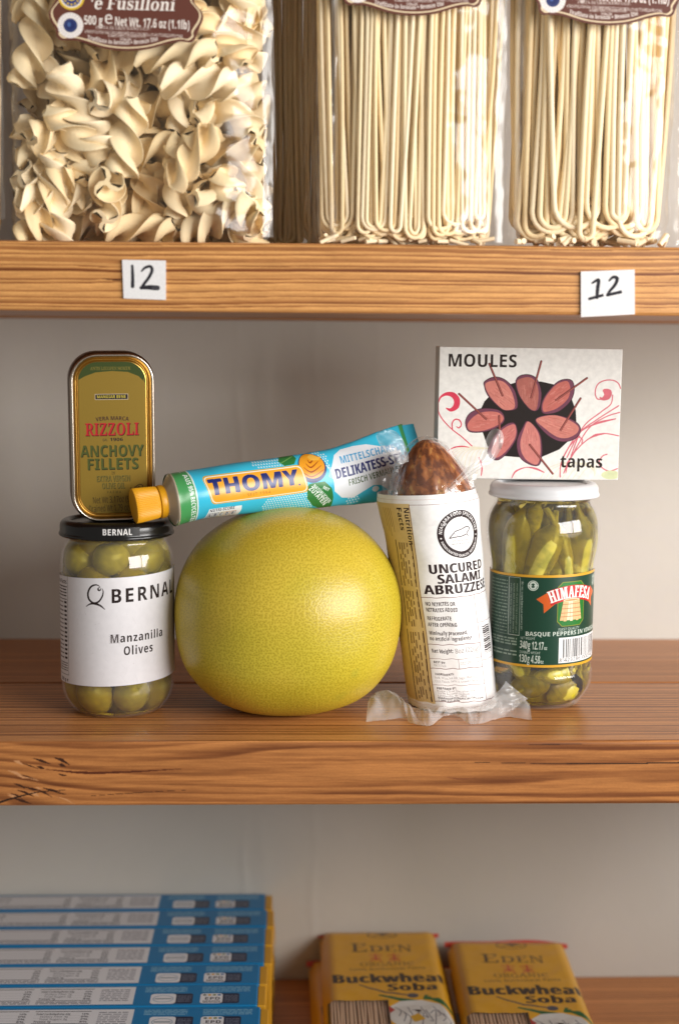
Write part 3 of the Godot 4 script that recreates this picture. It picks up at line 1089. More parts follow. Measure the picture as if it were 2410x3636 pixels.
func build_pasta_row() -> void:
	var Y := 0.2814
	M.fold = pane("folded_cellophane", 0.12, 0.3, rgb(235, 233, 230))
	M.fold.roughness = 0.22
	var pl := plaque(true)
	var named := mat("sticker_print", Color.WHITE, 0.42, 0.4, pl[2])
	var pl2 := plaque(false)
	var plain := mat("sticker_print", Color.WHITE, 0.42, 0.4, pl2[2])
	# the bag of big fusilli
	var bag := thing("pasta_bag", "clear bag of large pale fusilli twists with brown sticker", "pasta bag", Vector3(-0.0842, Y, -0.0475), "pasta bags on the honey shelf")
	var kinds := []
	for k in 4:
		kinds.append(fusillo_mesh(100 + k))
	var w := 0.146
	var d := 0.078
	var ms := [M.pasta, M.pasta_b, M.pasta_c]
	var st := settle(170, Vector3(-w * 0.5 + 0.003, 0.001, -d * 0.5 + 0.002), Vector3(w * 0.5 - 0.004, 0.20, d * 0.5 - 0.0015), 0.0150, 0.0071, 40, 4)
	var q := RandomNumberGenerator.new()
	q.seed = 12
	for k in st[0].size():
		var o := shared("fusillo", kinds[k % 4], bag)
		var dir: Vector3 = st[1][k]
		var side := dir.cross(Vector3(0.3, 0.2, 0.9)).normalized()
		o.basis = Basis(side, dir, side.cross(dir)) * Basis(Vector3.UP, q.randf() * TAU)
		o.position = st[0][k]
		o.material_override = ms[q.randi() % 3]
	part("film", [[bag_film(w, 0.214, d, 61, 0.0021), M.film]], bag)
	film_strip("side_fold", -w * 0.5 - 0.0026, 0.012, 0.21, d * 0.5 - 0.004, 0.0075, 0.5, 3, M.fold, bag)
	film_strip("side_fold", w * 0.5 - 0.001, 0.004, 0.21, d * 0.5 - 0.008, 0.006, -0.4, 4, M.fold, bag)
	put_plaque(pl, named, bag, -0.0046, 0.1018, d * 0.5 + 0.0030, 1.6)
	# the bag of spaghetti and the bag of thicker hollow pasta
	var sp := long_pasta_bag("clear bag of straight spaghetti with hooked ends, in the middle of its shelf", Vector3(0.0668, Y, -0.0475), 0.107, 0.074, 0.00122, 126, 71, 0.0015, 0.55)
	film_strip("side_fold", -0.0425, 0.002, 0.225, 0.0385, 0.0026, 0.3, 8, M.fold, sp)
	film_strip("side_fold", 0.0500, 0.002, 0.225, 0.036, 0.0065, -0.5, 9, M.fold, sp)
	put_plaque(pl2, plain, sp, -0.0002, 0.1232, 0.0400, 1.2)
	var bu := long_pasta_bag("clear bag of thick pasta strands in wide loops, beside the spaghetti", Vector3(0.1712, Y, -0.0475), 0.094, 0.074, 0.00165, 72, 83, 0.0019, 1.0)
	film_strip("side_fold", -0.0448, 0.002, 0.225, 0.036, 0.0035, 0.4, 10, M.fold, bu)
	put_plaque(pl2, plain, bu, 0.0022, 0.1196, 0.0405, 1.5)
	# what stands beside and behind them
	var lb := long_pasta_bag("bag of spaghetti cut off by the left edge of the photo", Vector3(-0.2045, Y, -0.0520), 0.088, 0.070, 0.00138, 40, 91, 0.0013, 0.2)
	lb.rotation.y = 0.0
	long_pasta_bag("bag of thick pasta cut off by the right edge of the photo", Vector3(0.2690, Y, -0.0500), 0.092, 0.070, 0.00185, 26, 95, 0.0016, 0.8)
	long_pasta_bag("bag of spaghetti in shadow behind the middle spaghetti bag", Vector3(0.0440, Y, -0.1400), 0.124, 0.074, 0.00138, 44, 97, 0.0013, 0.3)
	var bk := thing("pasta_bag", "bag of fusilli in deep shadow behind the front fusilli bag", "pasta bag", Vector3(-0.0960, Y, -0.1420), "pasta bags on the honey shelf")
	var s2 := settle(60, Vector3(-0.070, 0.001, -0.010), Vector3(0.070, 0.20, 0.036), 0.0135, 0.0082, 24, 9)
	for k in s2[0].size():
		var o := shared("fusillo", kinds[k % 4], bk)
		var dir: Vector3 = s2[1][k]
		var side := dir.cross(Vector3(0.3, 0.2, 0.9)).normalized()
		o.basis = Basis(side, dir, side.cross(dir)) * Basis(Vector3.UP, q.randf() * TAU)
		o.position = s2[0][k]
	part("film", [[bag_film(w, 0.214, d, 67, 0.0015), M.film]], bk)

# ---------------------------------------------------------------- the jar of peppers
func build_pepper_jar() -> void:
	var jar := thing("pepper_jar", "tall glass jar of green pickled peppers with white lid", "jar", Vector3(0.1606, 0.0, -0.0925))
	var prof := [Vector2(0.0001, 0.0022), Vector2(0.019, 0.0018), Vector2(0.0222, 0.0004), Vector2(0.0245, 0.0008), Vector2(0.0275, 0.0048), Vector2(0.0312, 0.0105), Vector2(0.0328, 0.0150), Vector2(0.0332, 0.0185), Vector2(0.0328, 0.0225), Vector2(0.0324, 0.026), Vector2(0.0324, 0.055), Vector2(0.0324, 0.086), Vector2(0.0332, 0.0925), Vector2(0.0346, 0.1000), Vector2(0.0356, 0.1075), Vector2(0.0358, 0.1130), Vector2(0.0350, 0.1190), Vector2(0.0330, 0.1240), Vector2(0.0311, 0.1270), Vector2(0.0304, 0.1290), Vector2(0.0306, 0.1304), Vector2(0.0314, 0.1314), Vector2(0.0314, 0.1326), Vector2(0.0303, 0.1338), Vector2(0.0300, 0.140)]
	var outer := smooth_profile(prof, 4)
	var g := MB.new()
	g.lathe(outer, 80)
	part("glass", [[g, M.glass]], jar)
	var inner := []
	for q: Vector2 in outer:
		inner.append(Vector2(maxf(q.x - 0.0015, 0.0001), minf(q.y + (0.0022 if q.x < 0.027 and q.y < 0.02 else 0.0), 0.1345)))
	inner.append(Vector2(0.0001, 0.1345))
	var brine := mat("pepper_brine", Color(rgb(212, 198, 100), 0.0), 0.0)
	brine.refraction_enabled = true
	brine.transparency = BaseMaterial3D.TRANSPARENCY_ALPHA
	brine.refraction_scale = 0.034
	var bb := MB.new()
	bb.lathe(inner, 80)
	part("brine", [[bb, brine]], jar)
	screw_lid("lid", 0.0346, 0.1324, 0.1414, M.white_enamel, jar)
	# the label, drawn in the pixels of an enlarged view unrolled to arc length: 14.9 to a millimetre, 628 the middle
	var k := 14.94
	var dark := rgb(24, 62, 46)
	var gold := rgb(214, 160, 46)
	var pale := rgb(196, 206, 196)
	var p := Pic.over(Rect2(-60, 0, 105, 60), 1050, dark)
	var r := RandomNumberGenerator.new()
	r.seed = 2
	p.rect(-60, 0, 45, 1.6, gold)
	p.rect(-60, 58.4, 45, 60, gold)
	p.rect(43.6, 0, 45, 60, gold)
	# octagon, ribbon, barrel
	var oct := func(x0: float, y0: float, x1: float, y1: float, c: float) -> Array:
		return [Vector2(x0 + c, y0), Vector2(x1 - c, y0), Vector2(x1, y0 + c), Vector2(x1, y1 - c), Vector2(x1 - c, y1), Vector2(x0 + c, y1), Vector2(x0, y1 - c), Vector2(x0, y0 + c)]
	p.poly(oct.call(4.2, 4.6, 24.2, 33.6, 3.2), rgb(128, 132, 40))
	p.poly(oct.call(4.7, 5.1, 23.7, 33.1, 3.0), rgb(30, 112, 40))
	var tail := rgb(206, 92, 36)
	p.poly([Vector2(-8.8, 15.6), Vector2(-1.6, 11.0), Vector2(3.0, 18.5), Vector2(-4.0, 24.6), Vector2(-4.4, 18.8)], tail)
	p.poly([Vector2(37.6, 14.0), Vector2(31.2, 9.2), Vector2(26.4, 16.6), Vector2(34.2, 23.6), Vector2(33.4, 17.4)], tail)
	var up := []
	var lo := []
	for s in 17:
		var f := s / 16.0
		var x := lerpf(-2.4, 32.4, f)
		var a := 1.0 - pow(f * 2.0 - 1.0, 2.0)
		up.append(Vector2(x, 10.6 - 3.6 * a))
		lo.append(Vector2(lerpf(0.2, 29.8, f), 19.8 - 3.4 * a))
	lo.reverse()
	p.poly(up + lo, rgb(190, 34, 34))
	for s in [-0.25, 0.25]:
		p.arc("HIMAFESA", Vector2(14.8 + s, 51.6), 36.4, -1.5708 - 0.415, -1.5708 + 0.415, 7.6, rgb(238, 234, 228), "serifbold")
	p.poly([Vector2(8.2, 16.4), Vector2(20.0, 16.4), Vector2(22.0, 29.6), Vector2(6.0, 29.6)], rgb(216, 164, 112))
	for s in 7:
		var f := s / 7.0
		p.poly([Vector2(lerpf(8.2, 20.0, f) + 0.15, 17.0), Vector2(lerpf(8.2, 20.0, f + 0.143) - 0.15, 17.0), Vector2(lerpf(6.0, 22.0, f + 0.143) - 0.15, 30.2 if s % 2 else 29.6), Vector2(lerpf(6.0, 22.0, f) + 0.15, 30.2 if s % 2 else 29.6)], rgb(238, 214, 180) if s in [2, 3] else rgb(226, 180, 130))
	for y in [19.2, 22.0, 24.8, 27.2]:
		p.line([Vector2(lerpf(8.2, 6.0, (y - 16.4) / 13.2), y), Vector2(lerpf(20.0, 22.0, (y - 16.4) / 13.2), y)], 0.45, rgb(156, 104, 60))
	p.ellipse(Vector2(14.1, 16.5), 5.9, 1.0, rgb(238, 222, 190))
	p.ellipse(Vector2(14.1, 16.6), 5.2, 0.6, rgb(190, 140, 90))
	p.fit("FIRST QUALITY", Vector2(5.2, 36.3), Vector2(20.6, 36.0), 1.7, pale)
	p.fit("BASQUE PEPPERS IN VINEGAR", Vector2(-15.2, 39.6), Vector2(42.6, 39.2), 2.7, pale, "bold")
	p.fit("NET WEIGHT", Vector2(-18.2, 42.0), Vector2(-9.0, 42.1), 1.6, pale)
	p.fit("340", Vector2(-18.6, 48.0), Vector2(-13.6, 48.2), 5.0, pale, "bold")
	p.fit("g 12.17", Vector2(-13.4, 48.2), Vector2(-3.6, 48.4), 5.0, pale, "bold")
	p.fit("oz", Vector2(-3.4, 48.4), Vector2(-1.4, 48.4), 2.4, pale, "bold")
	p.fit("DRAINED WEIGHT", Vector2(-18.6, 51.2), Vector2(-5.6, 51.4), 1.6, pale)
	p.fit("130", Vector2(-19.0, 56.9), Vector2(-13.8, 57.1), 5.0, pale, "bold")
	p.fit("g 4.58", Vector2(-13.6, 57.1), Vector2(-5.6, 57.4), 5.0, pale, "bold")
	p.fit("oz", Vector2(-5.4, 57.4), Vector2(-3.4, 57.4), 2.4, pale, "bold")
	var wh := rgb(228, 228, 228)
	p.rect(5.8, 40.8, 42.2, 57.4, wh)
	var bx := 8.6
	var black := rgb(24, 22, 22)
	while bx < 39.4:
		var bw := 0.28 * r.randi_range(1, 3)
		p.rect(bx, 42.0, bx + bw, 54.0, black)
		bx += bw + 0.3 * r.randi_range(1, 3)
	p.rect(8.6, 42, 8.9, 55.6, black)
	p.fit("8", Vector2(6.3, 56.7), Vector2(8.0, 56.7), 2.3, black)
	p.fit("423286", Vector2(9.4, 56.7), Vector2(22.4, 56.6), 2.3, black)
	p.fit("000342", Vector2(24.0, 56.6), Vector2(38.6, 56.5), 2.3, black)
	p.ellipse(Vector2(-10.9, 6.9), 3.3, 3.3, pale)
	p.ellipse(Vector2(-10.9, 6.9), 2.8, 2.8, dark)
	p.curve([Vector2(-9.2, 6.0), Vector2(-10.4, 4.9), Vector2(-12.2, 5.4), Vector2(-12.6, 7.0)], 1.1, pale)
	p.poly([Vector2(-14.0, 6.6), Vector2(-11.2, 6.6), Vector2(-12.6, 8.4)], pale)
	p.curve([Vector2(-12.6, 7.8), Vector2(-11.4, 8.9), Vector2(-9.6, 8.4), Vector2(-9.2, 6.9)], 1.1, pale)
	p.poly([Vector2(-10.6, 7.2), Vector2(-7.8, 7.2), Vector2(-9.2, 5.4)], pale)
	p.fit("Last Consume preferably before: See cap.", Vector2(-17.2, 36.5), Vector2(-17.2, 4.0), 1.3, pale)
	p.frame(34.6, 3.2, 42.6, 9.6, 0.35, pale)
	p.fit("370", Vector2(35.3, 8.7), Vector2(41.6, 8.6), 4.6, pale, "bold")
	p.frame(-27, 2.2, -19.0, 40.0, 0.25, pale)
	for s in 3:
		p.fit(["Your daily values may be higher", "or lower depending on your needs", "2,000 calories a day is used for advice"][s], Vector2(-25.0 + s * 2.2, 38.6), Vector2(-25.0 + s * 2.2, 6.0), 1.0, rgb(150, 168, 152))
	p.frame(-46, 2.2, -27.2, 40.0, 0.25, rgb(120, 142, 124))
	p.rows(-45, 4, -28, 39, 16, 0.9, rgb(112, 134, 116), r)
	p.rows(-45, 41.5, -20.5, 47, 3, 1.2, rgb(130, 150, 134), r)
	p.rows(-45, 49.5, -20.5, 54, 2, 1.1, rgb(130, 150, 134), r)
	var lm := mat("green_label_print", Color.WHITE, 0.3, 0.5, p.tex())
	part("label", [[wrap_label(func(_y): return 0.0325, -60 / 32.6, 45 / 32.6, 0.0292, 0.0868, 0.0003, 0.0005), lm], [wrap_label(func(_y): return 0.0325, -60 / 32.6, 45 / 32.6, 0.0293, 0.0867, 0.00012, 0.0005), M.paper_back]], jar)
	# the peppers: crooked, tapering, stalks up
	var ms := []
	for c in [rgb(198, 182, 52), rgb(184, 170, 46), rgb(208, 192, 70), rgb(170, 156, 40)]:
		var m := mat("pepper_skin", c, 0.28, 0.5)
		m.albedo_texture = noise_tex(noise(40 + ms.size(), 0.03, 3), 128, true, ramp([[0.0, Color(0.75, 0.78, 0.7)], [0.6, Color(1, 1, 1)], [1.0, Color(1.0, 1.0, 0.9)]]))
		m.uv1_scale = Vector3(1, 2, 1)
		ms.append(m)
	# each: bottom, middle, shoulder, stalk end; width; material
	var list := [
		[Vector3(-0.022, 0.030, 0.016), Vector3(-0.024, 0.07, 0.018), Vector3(-0.0165, 0.108, 0.018), Vector3(-0.007, 0.124, 0.010), 0.0068, 0],
		[Vector3(-0.012, 0.060, 0.025), Vector3(-0.008, 0.084, 0.0255), Vector3(0.001, 0.104, 0.0235), Vector3(0.004, 0.114, 0.014), 0.0072, 2],
		[Vector3(0.014, 0.058, 0.026), Vector3(0.0118, 0.080, 0.0265), Vector3(0.0060, 0.103, 0.026), Vector3(-0.003, 0.1185, 0.0225), 0.0036, 2],
		[Vector3(0.020, 0.040, 0.017), Vector3(0.022, 0.075, 0.018), Vector3(0.0195, 0.105, 0.018), Vector3(0.014, 0.124, 0.012), 0.0082, 1],
		[Vector3(0.000, 0.050, 0.023), Vector3(0.0035, 0.078, 0.022), Vector3(0.005, 0.094, 0.018), Vector3(0.006, 0.106, 0.013), 0.0066, 1],
		[Vector3(-0.010, 0.085, 0.020), Vector3(-0.0095, 0.105, 0.021), Vector3(-0.0085, 0.117, 0.0225), Vector3(-0.006, 0.125, 0.021), 0.0036, 0],
		[Vector3(-0.027, 0.04, 0.0), Vector3(-0.0268, 0.08, 0.002), Vector3(-0.023, 0.112, 0.004), Vector3(-0.016, 0.125, 0.004), 0.0062, 3],
		[Vector3(0.026, 0.04, 0.002), Vector3(0.027, 0.08, 0.003), Vector3(0.0255, 0.108, 0.004), Vector3(0.018, 0.124, 0.003), 0.0068, 1],
		[Vector3(-0.020, 0.006, 0.010), Vector3(-0.014, 0.014, 0.020), Vector3(-0.002, 0.020, 0.021), Vector3(0.010, 0.030, 0.020), 0.0060, 3],
		[Vector3(0.002, 0.007, 0.018), Vector3(0.010, 0.0125, 0.019), Vector3(0.018, 0.018, 0.017), Vector3(0.022, 0.030, 0.012), 0.0080, 0],
		[Vector3(0.018, 0.008, -0.004), Vector3(0.021, 0.016, 0.002), Vector3(0.024, 0.028, 0.008), Vector3(0.023, 0.04, 0.010), 0.0062, 1],
		[Vector3(-0.012, 0.018, 0.022), Vector3(-0.016, 0.026, 0.022), Vector3(-0.022, 0.036, 0.018), Vector3(-0.022, 0.05, 0.014), 0.0060, 1],
		[Vector3(-0.006, 0.02, 0.004), Vector3(-0.004, 0.06, 0.004), Vector3(0.0, 0.10, 0.002), Vector3(0.004, 0.125, 0.0), 0.0090, 3],
		[Vector3(0.008, 0.02, -0.010), Vector3(0.008, 0.06, -0.012), Vector3(0.010, 0.10, -0.012), Vector3(0.006, 0.124, -0.010), 0.0090, 3],
		[Vector3(-0.014, 0.02, -0.014), Vector3(-0.014, 0.06, -0.016), Vector3(-0.012, 0.10, -0.014), Vector3(-0.010, 0.124, -0.010), 0.0090, 1],
		[Vector3(0.004, 0.012, -0.02), Vector3(0.0, 0.06, -0.024), Vector3(0.002, 0.10, -0.022), Vector3(0.002, 0.122, -0.018), 0.0080, 3],
		[Vector3(-0.008, 0.022, 0.0255), Vector3(0.004, 0.0235, 0.026), Vector3(0.014, 0.0250, 0.024), Vector3(0.022, 0.032, 0.018), 0.0058, 2],
		[Vector3(0.020, 0.02, -0.012), Vector3(0.022, 0.06, -0.013), Vector3(0.020, 0.10, -0.012), Vector3(0.014, 0.124, -0.008), 0.0090, 1],
		[Vector3(-0.024, 0.02, -0.006), Vector3(-0.024, 0.06, -0.008), Vector3(-0.022, 0.10, -0.008), Vector3(-0.014, 0.124, -0.006), 0.0090, 3],
		[Vector3(-0.010, 0.02, -0.022), Vector3(-0.012, 0.06, -0.024), Vector3(-0.010, 0.10, -0.022), Vector3(-0.006, 0.124, -0.016), 0.0080, 1],
		[Vector3(0.010, 0.03, 0.006), Vector3(0.012, 0.07, 0.006), Vector3(0.012, 0.10, 0.006), Vector3(0.010, 0.124, 0.004), 0.0092, 3],
		[Vector3(-0.014, 0.04, 0.012), Vector3(-0.014, 0.07, 0.012), Vector3(-0.013, 0.10, 0.010), Vector3(-0.008, 0.124, 0.008), 0.0088, 3],
		[Vector3(0.014, 0.04, 0.016), Vector3(0.014, 0.07, 0.016), Vector3(0.013, 0.10, 0.014), Vector3(0.010, 0.124, 0.010), 0.0078, 1],
		[Vector3(0.016, 0.005, -0.018), Vector3(0.004, 0.010, -0.012), Vector3(-0.010, 0.012, -0.010), Vector3(-0.022, 0.016, -0.006), 0.0075, 3],
		[Vector3(-0.014, 0.005, 0.004), Vector3(-0.004, 0.010, 0.006), Vector3(0.010, 0.012, 0.006), Vector3(0.022, 0.020, 0.004), 0.0080, 1],
		[Vector3(0.008, 0.030, 0.022), Vector3(0.010, 0.045, 0.022), Vector3(0.012, 0.06, 0.020), Vector3(0.012, 0.075, 0.017), 0.0060, 1],
	]
	var wob := noise(66, 1.0, 2)
	for e in list:
		var path := PackedVector3Array()
		var rr := PackedFloat32Array()
		var pts := [e[0], e[1], e[2], e[3]]
		for s in 25:
			var f := s / 24.0
			var seg := mini(int(f * 3.0), 2)
			var q: Vector3 = (pts[seg] as Vector3).cubic_interpolate(pts[seg + 1], pts[maxi(seg - 1, 0)], pts[mini(seg + 2, 3)], f * 3.0 - seg)
			var lim: float = 0.0320 + 0.0025 * smoothstep(0.085, 0.1, q.y)
			var wd: float = e[4] * (0.25 + 0.85 * sin(clampf(f / 0.62, 0.0, 1.0) * PI * 0.5)) if f < 0.62 else lerpf(e[4] * 1.1, 0.0016, smoothstep(0.62, 0.82, f))
			wd *= 1.24 + 0.12 * wob.get_noise_2d(f * 9.0, e[4] * 9000.0)
			var flat := Vector2(q.x, q.z)
			if flat.length() > lim - wd:
				flat = flat.normalized() * (lim - wd)
			path.append(Vector3(flat.x, q.y + 0.008 * smoothstep(0.06, 0.12, q.y), flat.y))
			rr.append(maxf(wd, 0.0008))
		var b := MB.new()
		b.tube(path, rr, 14)
		part("pepper", [[b, ms[e[5]]]], jar)

# ---------------------------------------------------------------- the anchovy tin
func rounded(w: float, h: float, r: float, n := 8) -> PackedVector2Array:
	var p := PackedVector2Array()
	for c in 4:
		var ctr := Vector2((w * 0.5 - r) * (1 if c == 0 or c == 3 else -1), (h * 0.5 - r) * (1 if c < 2 else -1))
		for k in n + 1:
			p.append(ctr + Vector2.from_angle(PI * 0.5 * c + PI * 0.5 * k / n) * r)
	return p

func build_tin() -> void:
	var tin := thing("fish_tin", "gold anchovy tin standing upright on the black jar lid", "tin", Vector3(-0.1068, 0.1189, -0.0748))
	tin.basis = Basis(Vector3.UP, 0.20) * Basis(Vector3.RIGHT, 0.055) * Basis(Vector3.BACK, 0.012)
	var W := 0.0500
	var H := 0.1015
	# a loft of rounded rectangles: how far the outline is drawn in, and how far forward
	var loft := func(steps: Array) -> MB:
		var b := MB.new()
		var m := 36
		b.grid(m, steps.size() - 1, func(u: float, w: float) -> Vector3:
			var s: Vector2 = steps[roundi(w * (steps.size() - 1))]
			var o := rounded(W - s.x * 2.0, H - s.x * 2.0, maxf(0.0165 - s.x, 0.004))
			var q := o[roundi(u * m) % m]
			return Vector3(q.x, q.y + H * 0.5, s.y), true)
		return b
	var steel := mat("dark_lacquered_tin", rgb(96, 76, 52), 0.3)
	steel.metallic = 1.0
	part("body", [[loft.call([Vector2(0.02, -0.0115), Vector2(0.0045, -0.0115), Vector2(0.0012, -0.0110), Vector2(-0.0004, -0.009), Vector2(-0.0006, 0.004), Vector2(0.0004, 0.0070), Vector2(0.0014, 0.0082)]), steel]], tin)
	part("rim", [[loft.call([Vector2(0.0012, 0.0080), Vector2(0.0003, 0.0084), Vector2(0.0, 0.0093), Vector2(0.0004, 0.0103), Vector2(0.0012, 0.0107), Vector2(0.0019, 0.0102), Vector2(0.0023, 0.0090), Vector2(0.0028, 0.0082)]), M.tin]], tin)
	part("lid_wall", [[loft.call([Vector2(0.0027, 0.0084), Vector2(0.0034, 0.0076), Vector2(0.0040, 0.0075), Vector2(0.0043, 0.0082), Vector2(0.0048, 0.0087), Vector2(0.0054, 0.0088)]), M.tin_gold]], tin)
	var gold := rgb(146, 119, 46)
	var p := Pic.over(Rect2(326, 288, 752, 1714), 560, gold)
	var green := rgb(62, 76, 34)
	var olive := rgb(82, 90, 44)
	var navy := rgb(34, 30, 42)
	p.poly([Vector2(320, 280), Vector2(1090, 280), Vector2(1090, 540), Vector2(1000, 450), Vector2(880, 402), Vector2(700, 390), Vector2(520, 404), Vector2(400, 446), Vector2(320, 490)], green)
	p.fit("ANTIS LECOPEN NOMEN", Vector2(462, 378), Vector2(910, 378), 34, rgb(150, 128, 56), "serif")
	p.rect(506, 645, 880, 712, rgb(196, 178, 150))
	p.rect(512, 652, 874, 705, navy)
	p.fit("MANGIAR BENE", Vector2(528, 694), Vector2(856, 694), 34, rgb(206, 186, 72), "bold")
	var vm := "VERA MARCA"
	p.arc(vm, Vector2(697, 2350), 1408, -1.5708 - 0.131, -1.5708 + 0.131, 44, rgb(66, 40, 40), "bold")
	p.fit("RIZZOLI", Vector2(392, 1122), Vector2(1002, 1122), 138, rgb(84, 24, 26), "serifbold")
	p.fit("RIZZOLI", Vector2(386, 1112), Vector2(996, 1112), 136, rgb(190, 38, 48), "serifbold")
	p.fit("DAL", Vector2(584, 1180), Vector2(640, 1180), 30, navy)
	p.fit("1906", Vector2(664, 1180), Vector2(814, 1180), 36, navy, "bold")
	for s in [[6, 8, rgb(36, 34, 22)], [0, 0, olive]]:
		p.fit("ANCHOVY", Vector2(332 + s[0], 1352 + s[1]), Vector2(1044 + s[0], 1352 + s[1]), 126, s[2], "bold")
		p.fit("FILLETS", Vector2(394 + s[0], 1500 + s[1]), Vector2(986 + s[0], 1500 + s[1]), 124, s[2], "bold")
		p.fit("EXTRA VIRGIN", Vector2(502 + s[0] * 0.6, 1640 + s[1] * 0.6), Vector2(890 + s[0] * 0.6, 1640 + s[1] * 0.6), 68, s[2] if s[0] else rgb(122, 110, 52), "bold")
		p.fit("OLIVE OIL", Vector2(562 + s[0] * 0.6, 1722 + s[1] * 0.6), Vector2(828 + s[0] * 0.6, 1722 + s[1] * 0.6), 68, s[2] if s[0] else rgb(122, 110, 52), "bold")
	p.fit("IN", Vector2(676, 1562), Vector2(720, 1562), 34, rgb(64, 56, 28), "serif")
	p.fit("PARMA", Vector2(620, 1778), Vector2(792, 1778), 30, rgb(70, 58, 30), "sans", 30.0)
	p.fit("Net Wt 3.17oz (90g)", Vector2(456, 1888), Vector2(956, 1880), 72, rgb(66, 50, 30))
	p.fit("Drained Wt 1.79 oz (51g)", Vector2(410, 1986), Vector2(1002, 1978), 74, rgb(66, 50, 30))
	p.curve([Vector2(890, 1722), Vector2(930, 1735), Vector2(960, 1700), Vector2(1000, 1682), Vector2(1030, 1702), Vector2(1016, 1740), Vector2(980, 1748)], 10, rgb(76, 52, 26))
	p.curve([Vector2(940, 1712), Vector2(968, 1720), Vector2(990, 1706)], 14, rgb(76, 52, 26))
	p.rect(1054, 480, 1060, 1990, rgb(150, 124, 50))
	p.grain(noise(70, 0.35, 2), 0.12)
	var pm := mat("gold_print", Color.WHITE, 0.34, 0.5, p.tex())
	pm.metallic = 0.55
	var o := rounded(W - 0.0104, H - 0.0104, 0.0114)
	var pb := MB.new()
	pb.prism(o, 0.0082, 0.00885, Rect2(-(W - 0.0104) * 0.5, -(H - 0.0104) * 0.5, W - 0.0104, H - 0.0104))
	var lid := part("lid_panel", [[pb, pm]], tin)
	lid.position.y = H * 0.5

